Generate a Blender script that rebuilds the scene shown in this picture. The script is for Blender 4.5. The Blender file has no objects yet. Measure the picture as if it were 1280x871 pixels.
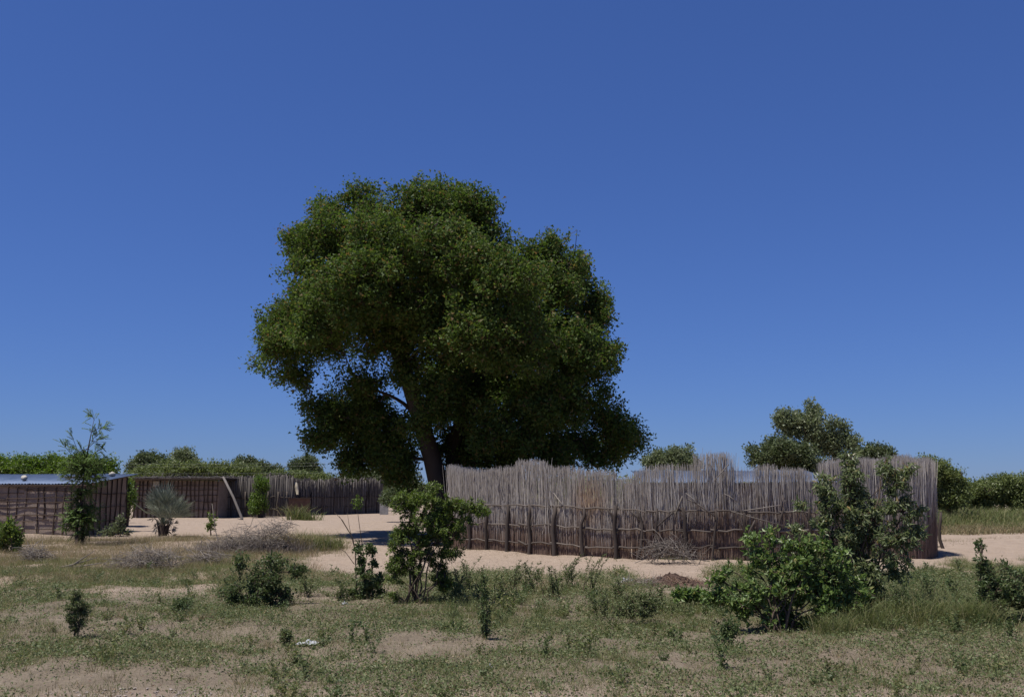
import bpy, math, random
import numpy as np
random.seed(7); rng = np.random.default_rng(11)
S = bpy.context.scene
COL = S.collection

# ------------------------------------------------------------------ camera, sky, sun, exposure
F = 1200.0; CX, CY, HOR = 640.0, 435.5, 609.0; EYE = 1.75
PITCH = math.atan((HOR - CY) / F)
cam_d = bpy.data.cameras.new('camera'); cam = bpy.data.objects.new('camera', cam_d); COL.objects.link(cam)
cam_d.sensor_width = 36; cam_d.lens = 36 * F / 1280; cam_d.clip_end = 9000; cam_d.clip_start = 0.1
cam.location = (0, 0, EYE); cam.rotation_euler = (math.pi / 2 + PITCH, 0, 0); S.camera = cam

SUN_EL, SUN_AZ = math.radians(69), math.atan2(-0.88, -0.47)      # azimuth measured from +Y towards +X
W = bpy.data.worlds.new('World'); S.world = W; W.use_nodes = True
wn = W.node_tree.nodes; wl = W.node_tree.links
sky = wn.new('ShaderNodeTexSky'); sky.sky_type = 'NISHITA'; sky.sun_disc = False
sky.sun_elevation = SUN_EL; sky.sun_rotation = SUN_AZ
sky.altitude = 500; sky.air_density = 1.1; sky.dust_density = 0.0; sky.ozone_density = 6
tint = wn.new('ShaderNodeMix'); tint.data_type = 'RGBA'; tint.blend_type = 'MULTIPLY'; tint.inputs[0].default_value = 1; tint.clamp_result = False
tint.inputs[7].default_value = (.778, 1.139, 2.178, 1)              # white balance of the photograph
gm = wn.new('ShaderNodeGamma'); gm.inputs[1].default_value = .75; wl.new(sky.outputs[0], gm.inputs[0])    # the camera's soft tone curve
wl.new(gm.outputs[0], tint.inputs[6]); wl.new(tint.outputs[2], wn['Background'].inputs[0]); wn['Background'].inputs[1].default_value = 0.05
sd = bpy.data.lights.new('sun', 'SUN'); sd.energy = 5.0; sd.angle = math.radians(0.5); sd.color = (1, 0.95, 0.88)
sun = bpy.data.objects.new('sun', sd); COL.objects.link(sun)
ce = math.cos(SUN_EL)
from mathutils import Vector
sv = Vector((math.sin(SUN_AZ) * ce, math.cos(SUN_AZ) * ce, math.sin(SUN_EL)))
sun.rotation_euler = sv.to_track_quat('Z', 'Y').to_euler(); sun.location = sv * 60
S.view_settings.view_transform = 'Standard'; S.view_settings.look = 'None'
S.view_settings.exposure = 0.3; S.view_settings.gamma = 1.0; S.view_settings.use_curve_mapping = False
S.cycles.max_bounces = 6; S.cycles.transparent_max_bounces = 6

# ------------------------------------------------------------------ helpers
cp, sp_ = math.cos(PITCH), math.sin(PITCH)
def at(px, py, Y):
    x = (px - CX) / F; y = (CY - py) / F
    dy = cp - y * sp_; dz = sp_ + y * cp
    t = Y / dy
    return np.array([x * t, Y, EYE + dz * t])
def dist_of(py):                      # ground distance of a picture row
    y = (CY - py) / F
    return EYE * (cp - y * sp_) / -(sp_ + y * cp)
def gpt(px, py):
    p = at(px, py, dist_of(py)); p[2] = gz(p[0], p[1]); return p
def to_px(x, y, z=0.0):
    dz = z - EYE
    fw = y * cp + dz * sp_; up = -y * sp_ + dz * cp
    return CX + F * x / fw, CY - F * up / fw
def gz(x, y):
    x = np.asarray(x, float); y = np.asarray(y, float)
    a = 0.022*np.sin(1.3*x+.7*y) + 0.018*np.sin(2.1*y-1.1*x+1) + 0.012*np.sin(3.7*x+2.9*y+2) + 0.03*np.sin(.45*x-.6*y)
    a = a + 0.008*np.sin(7.1*x-2.3*y) + 0.008*np.sin(6.3*y+3.1*x)
    m = np.exp(-(((x+17.5)/3.2)**2 + ((y-34.3)/1.0)**2)) * 0.10           # sand banked up before the left hut
    return a * np.clip((90 - y) / 60, 0, 1) + m
def nrm(v):
    v = np.asarray(v, float)
    return v / np.maximum(np.linalg.norm(v, axis=-1, keepdims=True), 1e-9)

class MB:
    def __init__(s): s.v = []; s.q = []; s.t = []; s.n = 0
    def add(s, v, quads=None, tris=None):
        v = np.asarray(v, float).reshape(-1, 3)
        if quads is not None and len(quads): s.q.append(np.asarray(quads, np.int64).reshape(-1, 4) + s.n)
        if tris is not None and len(tris): s.t.append(np.asarray(tris, np.int64).reshape(-1, 3) + s.n)
        s.v.append(v); s.n += len(v)
    def tubes(s, P, R, sides=5, cap=True):
        P = np.asarray(P, float); R = np.asarray(R, float)
        if P.ndim == 2: P = P[None]; R = R[None]
        n, k, _ = P.shape
        R = np.broadcast_to(R, (n, k))
        T = np.gradient(P, axis=1) if k > 2 else np.repeat((P[:, 1:] - P[:, :1]), 2, axis=1)
        T = nrm(T)
        ref = np.where(np.abs(T[:, :1, 2:3]) > .8, np.array([1., 0, 0]), np.array([0, 0, 1.]))
        A = nrm(np.cross(T, np.broadcast_to(ref, T.shape))); B = np.cross(T, A)
        ang = np.arange(sides) * 2 * math.pi / sides
        V = P[:, :, None] + R[:, :, None, None] * (A[:, :, None] * np.cos(ang)[:, None] + B[:, :, None] * np.sin(ang)[:, None])
        base = (np.arange(n) * k * sides)[:, None, None]
        i = np.arange(k - 1)[None, :, None] * sides; j = np.arange(sides)[None, None, :]; j2 = (j + 1) % sides
        Q = np.stack([base + i + j, base + i + j2, base + i + sides + j2, base + i + sides + j], -1)
        tr = None
        if cap:
            b2 = (np.arange(n) * k * sides)[:, None] + (k - 1) * sides
            jj = np.arange(1, sides - 1)[None]
            tr = np.stack([b2 + 0 * jj, b2 + jj, b2 + jj + 1], -1).reshape(-1, 3)
        s.add(V, Q.reshape(-1, 4), tr)
    def leaves(s, P, D, L, wr=.5, fold=.15, up=None, tri=False):
        n = len(P); D = nrm(D); L = np.broadcast_to(np.asarray(L, float), (n,))[:, None]
        r = rng.normal(size=(n, 3))
        if up is not None: r = r * .6 + np.array([0, 0, up])
        side = nrm(np.cross(D, r)); nn = np.cross(side, D)
        if tri:
            V = np.stack([P, P + D * L * .62 + side * L * wr * .62, P + D * L - side * L * wr * .34], 1)
            s.add(V, None, (np.arange(n) * 3)[:, None] + [0, 1, 2]); return
        mid = P + D * L * .45
        a = mid + side * L * wr * .5 + nn * L * fold
        b = mid - side * L * wr * .5 + nn * L * fold
        tip = P + D * L - nn * L * fold * .3
        V = np.stack([P, a, tip, b], 1)
        o = (np.arange(n) * 4)[:, None]
        s.add(V, None, np.concatenate([o + [0, 1, 2], o + [0, 2, 3]], 0))
    def blades(s, P, D, H, w, bend=.4, tri=False):
        """bent grass blades: root quad plus tip triangle"""
        n = len(P); D = nrm(D); H = np.broadcast_to(H, (n,))[:, None]; w = np.broadcast_to(w, (n,))[:, None]
        a = rng.uniform(0, 6.283, n); side = np.stack([np.cos(a), np.sin(a), 0 * a], 1) * w * .5
        hd = D * [1, 1, 0] + rng.normal(size=(n, 3)) * [.2, .2, 0]
        if tri:
            s.add(np.stack([P - side, P + side, P + D * H * .9 + hd * H * bend * .8 - np.array([0, 0, 1]) * H * bend * .3], 1), None, (np.arange(n) * 3)[:, None] + [0, 1, 2]); return
        m = P + D * H * .55; t = P + D * H * .95 + hd * H * bend - np.array([0, 0, 1]) * H * bend * .35
        V = np.stack([P - side, P + side, m + side * .75, m - side * .75, t], 1)
        o = (np.arange(n) * 5)[:, None]
        s.add(V, o + [0, 1, 2, 3], o + [3, 2, 4])
    def box(s, c, d, rot=0.0):
        c = np.asarray(c, float); h = np.asarray(d, float) / 2
        v = np.array([[x, y, z] for z in (-1, 1) for y in (-1, 1) for x in (-1, 1)], float) * h
        cr, sr = math.cos(rot), math.sin(rot)
        v = np.stack([v[:, 0]*cr - v[:, 1]*sr, v[:, 0]*sr + v[:, 1]*cr, v[:, 2]], 1) + c
        s.add(v, [[0,2,3,1],[4,5,7,6],[0,1,5,4],[2,6,7,3],[0,4,6,2],[1,3,7,5]])
    def rock(s, c, r, sub=2, squash=.7, seed=0):
        rr = np.random.default_rng(seed)
        n1, n2 = 5 + sub, 8 + sub
        V = []; 
        ph = rr.uniform(0, 6.28, 6)
        for i in range(n1 + 1):
            th = math.pi * i / n1
            for j in range(n2):
                a = 2 * math.pi * j / n2
                k = 1 + .13*math.sin(2*a+ph[0]+th) + .1*math.sin(3*a+ph[1])*math.sin(th*2+ph[2]) + .06*math.sin(5*a+ph[3]+2*th)
                V.append([r*k*math.sin(th)*math.cos(a), r*k*math.sin(th)*math.sin(a), r*k*squash*math.cos(th)])
        Q = [[i*n2+j, (i+1)*n2+j, (i+1)*n2+(j+1) % n2, i*n2+(j+1) % n2] for i in range(n1) for j in range(n2)]
        s.add(np.array(V) + c, Q)
    def mesh(s, name, smooth=False):
        me = bpy.data.meshes.new(name)
        V = np.concatenate(s.v) if s.v else np.zeros((0, 3))
        q = np.concatenate(s.q) if s.q else np.zeros((0, 4), np.int64); t = np.concatenate(s.t) if s.t else np.zeros((0, 3), np.int64)
        me.vertices.add(len(V)); me.vertices.foreach_set('co', V.astype(np.float32).ravel())
        me.loops.add(q.size + t.size); me.loops.foreach_set('vertex_index', np.concatenate([q.ravel(), t.ravel()]).astype(np.int32))
        me.polygons.add(len(q) + len(t))
        st = np.concatenate([np.arange(len(q)) * 4, q.size + np.arange(len(t)) * 3]).astype(np.int32)
        me.polygons.foreach_set('loop_start', st)
        me.polygons.foreach_set('use_smooth', np.full(len(q) + len(t), smooth))
        me.update(calc_edges=True); me.validate()
        return me
    def build(s, name, mat, parent=None, smooth=False, origin=None, kind=None):
        if origin is None and parent is not None: origin = WORLD[parent.name]
        if origin is None: origin = (0, 0, 0)
        s.v = [v - np.asarray(origin, float) for v in s.v]
        o = bpy.data.objects.new(name, s.mesh(name, smooth)); COL.objects.link(o)
        o.data.materials.append(mat)
        if parent is not None: o.parent = parent
        else: o.location = origin
        WORLD[o.name] = np.asarray(origin, float)
        if kind: o['kind'] = kind
        return o
WORLD = {}
def thing(name, label, cat, loc, group=None):
    o = bpy.data.objects.new(name, None); COL.objects.link(o); o.location = loc
    o.empty_display_size = .2
    o['label'] = label; o['category'] = cat
    if group: o['group'] = group
    WORLD[o.name] = np.asarray(loc, float)
    return o
def tag(o, label, cat, group=None):
    o['label'] = label; o['category'] = cat
    if group: o['group'] = group
    return o

# ------------------------------------------------------------------ materials
def new_mat(name):
    m = bpy.data.materials.new(name); m.use_nodes = True
    return m, m.node_tree.nodes, m.node_tree.links, m.node_tree.nodes['Principled BSDF']
def ramp(n, stops):
    r = n.new('ShaderNodeValToRGB'); e = r.color_ramp.elements
    while len(e) < len(stops): e.new(.5)
    for el, (p, c) in zip(e, stops): el.position = p; el.color = (*c, 1)
    return r
def noise(n, l, scale, detail=4, vec=None, rough=.55):
    t = n.new('ShaderNodeTexNoise'); t.inputs['Scale'].default_value = scale; t.inputs['Detail'].default_value = detail
    t.inputs['Roughness'].default_value = rough
    if vec is not None: l.new(vec, t.inputs['Vector'])
    return t
def leaf_mat(name, stops, trans=.25, rough=.5, spec=.35):
    m, n, l, b = new_mat(name)
    g = n.new('ShaderNodeNewGeometry'); r = ramp(n, stops); l.new(g.outputs['Random Per Island'], r.inputs[0])
    l.new(r.outputs[0], b.inputs['Base Color']); b.inputs['Roughness'].default_value = rough
    b.inputs['Specular IOR Level'].default_value = spec
    t = n.new('ShaderNodeBsdfTranslucent'); h = n.new('ShaderNodeHueSaturation'); h.inputs['Value'].default_value = 1.25
    h.inputs['Saturation'].default_value = 1.15
    l.new(r.outputs[0], h.inputs['Color']); l.new(h.outputs[0], t.inputs[0])
    mx = n.new('ShaderNodeMixShader'); mx.inputs[0].default_value = trans
    l.new(b.outputs[0], mx.inputs[1]); l.new(t.outputs[0], mx.inputs[2]); l.new(mx.outputs[0], n['Material Output'].inputs[0])
    return m
def wood_mat(name, stops, scale=9, stretch=(1, 1, .12), bump=.5, rough=.9):
    m, n, l, b = new_mat(name)
    g = n.new('ShaderNodeNewGeometry'); oi = n.new('ShaderNodeObjectInfo')
    mp = n.new('ShaderNodeMapping'); mp.inputs['Scale'].default_value = stretch; l.new(g.outputs['Position'], mp.inputs[0])
    t = noise(n, l, scale, 5, mp.outputs[0])
    a = n.new('ShaderNodeMath'); a.operation = 'ADD'; l.new(g.outputs['Random Per Island'], a.inputs[0]); l.new(oi.outputs['Random'], a.inputs[1])
    f = n.new('ShaderNodeMath'); f.operation = 'FRACT'; l.new(a.outputs[0], f.inputs[0])
    mm = n.new('ShaderNodeMix'); mm.inputs[0].default_value = .5
    l.new(f.outputs[0], mm.inputs[2]); l.new(t.outputs[0], mm.inputs[3])
    r = ramp(n, stops); l.new(mm.outputs[0], r.inputs[0]); l.new(r.outputs[0], b.inputs['Base Color'])
    b.inputs['Roughness'].default_value = rough; b.inputs['Specular IOR Level'].default_value = .15
    bp = n.new('ShaderNodeBump'); bp.inputs['Strength'].default_value = bump; bp.inputs['Distance'].default_value = .02
    l.new(t.outputs[0], bp.inputs['Height']); l.new(bp.outputs[0], b.inputs['Normal'])
    return m
def plain_mat(name, c1, c2, scale=12, rough=.8, bump=.3, metal=0, spec=.3):
    m, n, l, b = new_mat(name)
    g = n.new('ShaderNodeNewGeometry'); t = noise(n, l, scale, 5, g.outputs['Position'])
    r = ramp(n, [(.3, c1), (.7, c2)]); l.new(t.outputs[0], r.inputs[0]); l.new(r.outputs[0], b.inputs['Base Color'])
    b.inputs['Roughness'].default_value = rough; b.inputs['Metallic'].default_value = metal; b.inputs['Specular IOR Level'].default_value = spec
    bp = n.new('ShaderNodeBump'); bp.inputs['Strength'].default_value = bump; bp.inputs['Distance'].default_value = .02
    l.new(t.outputs[0], bp.inputs['Height']); l.new(bp.outputs[0], b.inputs['Normal'])
    return m

M = {}
M['big_leaf'] = leaf_mat('big_tree_leaf', [(0, (.054, .092, .023)), (.5, (.078, .122, .028)), (.86, (.110, .147, .036)), (.94, (.16, .128, .045)), (1, (.14, .09, .042))], .42, .55, .15)
M['bark'] = wood_mat('bark', [(.25, (.032, .024, .018)), (.75, (.075, .056, .043))], 5, (1, 1, .3), .8)
M['grey_twig'] = wood_mat('grey_twig', [(.2, (.11, .093, .076)), (.55, (.20, .175, .15)), (.9, (.36, .32, .28))])
M['dim_twig'] = wood_mat('dim_twig', [(.2, (.075, .062, .052)), (.55, (.14, .12, .105)), (.9, (.27, .24, .21))])
M['dark_twig'] = wood_mat('dark_twig', [(.2, (.04, .03, .022)), (.8, (.12, .09, .065))])
M['shrub_leaf'] = leaf_mat('shrub_leaf', [(0, (.07, .11, .022)), (.6, (.125, .18, .04)), (1, (.18, .22, .06))], .4)
M['bright_leaf'] = leaf_mat('bright_leaf', [(0, (.08, .13, .036)), (.6, (.14, .21, .058)), (.92, (.21, .28, .09)), (1, (.28, .26, .10))], .4, .42, .4)
M['willow_leaf'] = leaf_mat('willow_leaf', [(0, (.11, .145, .06)), (.6, (.18, .22, .095)), (.95, (.26, .29, .15)), (1, (.34, .23, .10))], .45, .4, .5)
M['dark_leaf'] = leaf_mat('dark_leaf', [(0, (.055, .082, .028)), (.6, (.09, .13, .045)), (1, (.14, .165, .065))], .35)
M['feather_leaf'] = leaf_mat('feather_leaf', [(0, (.075, .125, .035)), (.6, (.115, .175, .055)), (1, (.16, .21, .085))], .35)
M['far_dark'] = leaf_mat('far_dark_leaf', [(0, (.055, .078, .030)), (.6, (.085, .112, .045)), (1, (.13, .15, .07))], .3)
M['far_green'] = leaf_mat('far_green_leaf', [(0, (.09, .12, .036)), (.6, (.135, .17, .055)), (1, (.18, .205, .075))], .35)
M['far_pale'] = leaf_mat('far_pale_leaf', [(0, (.09, .12, .055)), (.6, (.135, .165, .078)), (1, (.19, .21, .115))], .35)
M['far_bright'] = leaf_mat('far_bright_leaf', [(0, (.07, .12, .022)), (.6, (.11, .175, .03)), (1, (.16, .22, .05))], .4)
M['palm_leaf'] = leaf_mat('palm_leaf', [(0, (.09, .11, .085)), (.6, (.14, .165, .12)), (1, (.22, .235, .18))], .15, .45, .4)
M['grass'] = leaf_mat('grass_blade', [(0, (.085, .115, .035)), (.5, (.135, .16, .055)), (.8, (.19, .19, .08)), (1, (.31, .26, .14))], .35, .6)
M['dry_grass'] = leaf_mat('dry_grass_blade', [(0, (.12, .12, .05)), (.5, (.20, .17, .09)), (.8, (.29, .235, .14)), (1, (.22, .14, .08))], .3, .7)
M['weed_leaf'] = leaf_mat('weed_leaf', [(0, (.085, .115, .04)), (.6, (.135, .165, .065)), (.92, (.19, .205, .10)), (1, (.30, .24, .13))], .35, .55)
M['pebble'] = wood_mat('pebble', [(.2, (.16, .135, .115)), (.8, (.33, .285, .25))], 20, (1, 1, 1))
M['white_plastic'] = plain_mat('white_plastic', (.28, .29, .31), (.48, .48, .49), 30, .45)
M['orange_plastic'] = plain_mat('orange_plastic', (.5, .12, .07), (.6, .2, .12), 30, .5)
M['cloth'] = plain_mat('pale_cloth', (.26, .225, .16), (.36, .32, .25), 8, .9)
M['metal'] = plain_mat('sky_tinted_roof_metal', (.055, .085, .15), (.10, .135, .215), 3, .62, .1, .35, .3)  # bluish base colour has the sky's reflection on the sheets painted in
M['block'] = plain_mat('block', (.22, .21, .20), (.34, .33, .31), 6, .9)
M['rust'] = plain_mat('rust_door', (.065, .038, .03), (.11, .065, .05), 6, .85)
M['wire'] = plain_mat('wire', (.30, .30, .31), (.36, .36, .37), 6, .6, 0)

def reed_material():
    m, n, l, b = new_mat('reed')
    g = n.new('ShaderNodeNewGeometry'); oi = n.new('ShaderNodeObjectInfo')
    a = n.new('ShaderNodeMath'); a.operation = 'ADD'; l.new(g.outputs['Random Per Island'], a.inputs[0]); l.new(oi.outputs['Random'], a.inputs[1])
    f = n.new('ShaderNodeMath'); f.operation = 'FRACT'; l.new(a.outputs[0], f.inputs[0])
    grey = ramp(n, [(0, (.26, .23, .20)), (.5, (.36, .325, .29)), (.85, (.44, .405, .365)), (1, (.58, .54, .49))])
    brown = ramp(n, [(0, (.135, .09, .068)), (.5, (.19, .13, .098)), (1, (.26, .19, .145))])
    l.new(f.outputs[0], grey.inputs[0]); l.new(f.outputs[0], brown.inputs[0])
    sp = n.new('ShaderNodeSeparateXYZ'); l.new(g.outputs['Position'], sp.inputs[0])
    t = noise(n, l, 1.1, 4, g.outputs['Position']); t2 = noise(n, l, 7, 4, g.outputs['Position'])
    # rows tied low are younger, browner reed; the tall outer row has weathered to grey
    z = n.new('ShaderNodeMath'); z.operation = 'MULTIPLY_ADD'; l.new(t.outputs[0], z.inputs[0]); z.inputs[1].default_value = 1.3; l.new(sp.outputs[2], z.inputs[2])
    fr = n.new('ShaderNodeMath'); fr.operation = 'MULTIPLY_ADD'; l.new(f.outputs[0], fr.inputs[0]); fr.inputs[1].default_value = .5; l.new(z.outputs[0], fr.inputs[2])
    xr = n.new('ShaderNodeMapRange'); xr.inputs['From Min'].default_value = 2.2; xr.inputs['From Max'].default_value = 4.2; xr.inputs['To Max'].default_value = -.38
    l.new(sp.outputs[0], xr.inputs['Value']); fx = n.new('ShaderNodeMath'); fx.operation = 'ADD'; l.new(fr.outputs[0], fx.inputs[0]); l.new(xr.outputs[0], fx.inputs[1])
    mr = n.new('ShaderNodeMapRange'); mr.inputs['From Min'].default_value = 1.25; mr.inputs['From Max'].default_value = 2.1
    l.new(fx.outputs[0], mr.inputs['Value'])
    mx = n.new('ShaderNodeMix'); mx.data_type = 'RGBA'; l.new(mr.outputs[0], mx.inputs[0]); l.new(brown.outputs[0], mx.inputs[6]); l.new(grey.outputs[0], mx.inputs[7])
    # two rusty stained patches
    def patch(px, py, Y, rad):
        c = at(px, py, Y)
        d = n.new('ShaderNodeVectorMath'); d.operation = 'DISTANCE'; d.inputs[1].default_value = tuple(c); l.new(g.outputs['Position'], d.inputs[0])
        r = n.new('ShaderNodeMapRange'); r.inputs['From Min'].default_value = rad; r.inputs['From Max'].default_value = rad * .3
        l.new(d.outputs['Value'], r.inputs['Value']); return r.outputs[0]
    p1, p2 = patch(728, 626, 24.8, .75), patch(757, 632, 24.2, .5)
    ad = n.new('ShaderNodeMath'); ad.operation = 'MAXIMUM'; l.new(p1, ad.inputs[0]); l.new(p2, ad.inputs[1])
    ml = n.new('ShaderNodeMath'); ml.operation = 'MULTIPLY'; l.new(ad.outputs[0], ml.inputs[0]); l.new(t2.outputs[0], ml.inputs[1])
    mx2 = n.new('ShaderNodeMix'); mx2.data_type = 'RGBA'; l.new(ml.outputs[0], mx2.inputs[0]); l.new(mx.outputs[2], mx2.inputs[6]); mx2.inputs[7].default_value = (.42, .23, .09, 1)
    l.new(mx2.outputs[2], b.inputs['Base Color']); b.inputs['Roughness'].default_value = .85; b.inputs['Specular IOR Level'].default_value = .15
    return m
M['reed'] = reed_material()
M['hut_pole'] = wood_mat('hut_pole', [(.2, (.035, .025, .02)), (.8, (.10, .072, .055))], 8)
M['old_reed'] = wood_mat('old_reed', [(.15, (.065, .057, .051)), (.55, (.125, .112, .102)), (.95, (.23, .21, .19))], 6, (1, 1, .1))

def mud_material():
    m, n, l, b = new_mat('mud_wall')
    g = n.new('ShaderNodeNewGeometry'); t = noise(n, l, 1.6, 6, g.outputs['Position']); t2 = noise(n, l, 22, 5, g.outputs['Position'])
    mm = n.new('ShaderNodeMix'); mm.inputs[0].default_value = .35; l.new(t.outputs[0], mm.inputs[2]); l.new(t2.outputs[0], mm.inputs[3])
    r = ramp(n, [(.3, (.155, .120, .098)), (.55, (.24, .19, .155)), (.8, (.33, .27, .225))]); l.new(mm.outputs[0], r.inputs[0])
    l.new(r.outputs[0], b.inputs['Base Color']); b.inputs['Roughness'].default_value = .95; b.inputs['Specular IOR Level'].default_value = .1
    bp = n.new('ShaderNodeBump'); bp.inputs['Strength'].default_value = .8; bp.inputs['Distance'].default_value = .05
    l.new(mm.outputs[0], bp.inputs['Height']); l.new(bp.outputs[0], b.inputs['Normal'])
    return m
M['mud'] = mud_material()

def ground_material():
    m, n, l, b = new_mat('sandy_ground')
    g = n.new('ShaderNodeNewGeometry'); pos = g.outputs['Position']
    big = noise(n, l, .35, 5, pos); med = noise(n, l, 2.2, 6, pos, .6); fine = noise(n, l, 28, 6, pos, .65); grit = noise(n, l, 160, 3, pos)
    sand = ramp(n, [(.3, (.24, .185, .14)), (.5, (.30, .235, .182)), (.72, (.345, .277, .22))])
    soil = ramp(n, [(.3, (.11, .088, .064)), (.5, (.17, .138, .102)), (.72, (.245, .203, .155))])
    mm = n.new('ShaderNodeMix'); mm.inputs[0].default_value = .45; l.new(med.outputs[0], mm.inputs[2]); l.new(fine.outputs[0], mm.inputs[3])
    l.new(mm.outputs[0], sand.inputs[0]); l.new(mm.outputs[0], soil.inputs[0])
    # bare swept sand lies beyond about 17 m, rooted darker soil nearer, ragged boundary
    sp = n.new('ShaderNodeSeparateXYZ'); l.new(pos, sp.inputs[0])
    ma = n.new('ShaderNodeMath'); ma.operation = 'MULTIPLY_ADD'; l.new(big.outputs[0], ma.inputs[0]); ma.inputs[1].default_value = 7; l.new(sp.outputs[1], ma.inputs[2])
    mb = n.new('ShaderNodeMath'); mb.operation = 'MULTIPLY_ADD'; l.new(med.outputs[0], mb.inputs[0]); mb.inputs[1].default_value = 5; l.new(ma.outputs[0], mb.inputs[2])
    mr = n.new('ShaderNodeMapRange'); mr.inputs['From Min'].default_value = 21.5; mr.inputs['From Max'].default_value = 24.5; l.new(mb.outputs[0], mr.inputs['Value'])
    vd = n.new('ShaderNodeMapRange'); vd.inputs['From Min'].default_value = 8.9; vd.inputs['From Max'].default_value = 8.0; l.new(sp.outputs[1], vd.inputs['Value'])
    mxm = n.new('ShaderNodeMath'); mxm.operation = 'MAXIMUM'; l.new(mr.outputs[0], mxm.inputs[0]); l.new(vd.outputs[0], mxm.inputs[1])
    mx = n.new('ShaderNodeMix'); mx.data_type = 'RGBA'; l.new(mxm.outputs[0], mx.inputs[0]); l.new(soil.outputs[0], mx.inputs[6]); l.new(sand.outputs[0], mx.inputs[7])
    far = n.new('ShaderNodeMapRange'); far.inputs['From Min'].default_value = 75; far.inputs['From Max'].default_value = 130; l.new(sp.outputs[1], far.inputs['Value'])
    mf = n.new('ShaderNodeMix'); mf.data_type = 'RGBA'; l.new(far.outputs[0], mf.inputs[0]); l.new(mx.outputs[2], mf.inputs[6]); mf.inputs[7].default_value = (.16, .15, .075, 1)
    l.new(mf.outputs[2], b.inputs['Base Color']); b.inputs['Roughness'].default_value = .95; b.inputs['Specular IOR Level'].default_value = .1
    h = n.new('ShaderNodeMath'); h.operation = 'MULTIPLY_ADD'; l.new(fine.outputs[0], h.inputs[0]); h.inputs[1].default_value = .35; l.new(med.outputs[0], h.inputs[2])
    dent = noise(n, l, 5.5, 2, pos); dr_ = n.new('ShaderNodeMapRange'); dr_.inputs['From Min'].default_value = .36; dr_.inputs['From Max'].default_value = .5; l.new(dent.outputs[0], dr_.inputs['Value'])
    hd = n.new('ShaderNodeMath'); hd.operation = 'MULTIPLY_ADD'; l.new(dr_.outputs[0], hd.inputs[0]); hd.inputs[1].default_value = .28; l.new(h.outputs[0], hd.inputs[2]); h = hd
    h2 = n.new('ShaderNodeMath'); h2.operation = 'MULTIPLY_ADD'; l.new(grit.outputs[0], h2.inputs[0]); h2.inputs[1].default_value = .06; l.new(h.outputs[0], h2.inputs[2])
    bp = n.new('ShaderNodeBump'); bp.inputs['Strength'].default_value = .7; bp.inputs['Distance'].default_value = .12
    l.new(h2.outputs[0], bp.inputs['Height']); l.new(bp.outputs[0], b.inputs['Normal'])
    return m

# ------------------------------------------------------------------ ground
def grow(a, b, step, far, k=1.25):
    c = list(np.arange(a, b, step)); s = step; p = c[-1]
    while p < far: s *= k; p += s; c.append(p)
    return c
ys = grow(3.0, 48, .28, 4500); yb = [-p for p in grow(0, .5, .5, 300)][::-1]
ys = [y for y in yb if y < 2.9] + ys
xp = grow(0, 24, .28, 4500); xs = [-x for x in xp[:0:-1]] + xp
GX, GY = np.meshgrid(xs, ys); mb = MB(); nx = len(xs)
ii, jj = np.meshgrid(np.arange(len(ys) - 1), np.arange(nx - 1), indexing='ij'); o0 = (ii * nx + jj).ravel()
mb.add(np.stack([GX, GY, gz(GX, GY)], -1), np.stack([o0, o0 + 1, o0 + nx + 1, o0 + nx], -1))
g = mb.build('ground', ground_material(), smooth=True); g['kind'] = 'structure'

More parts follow.
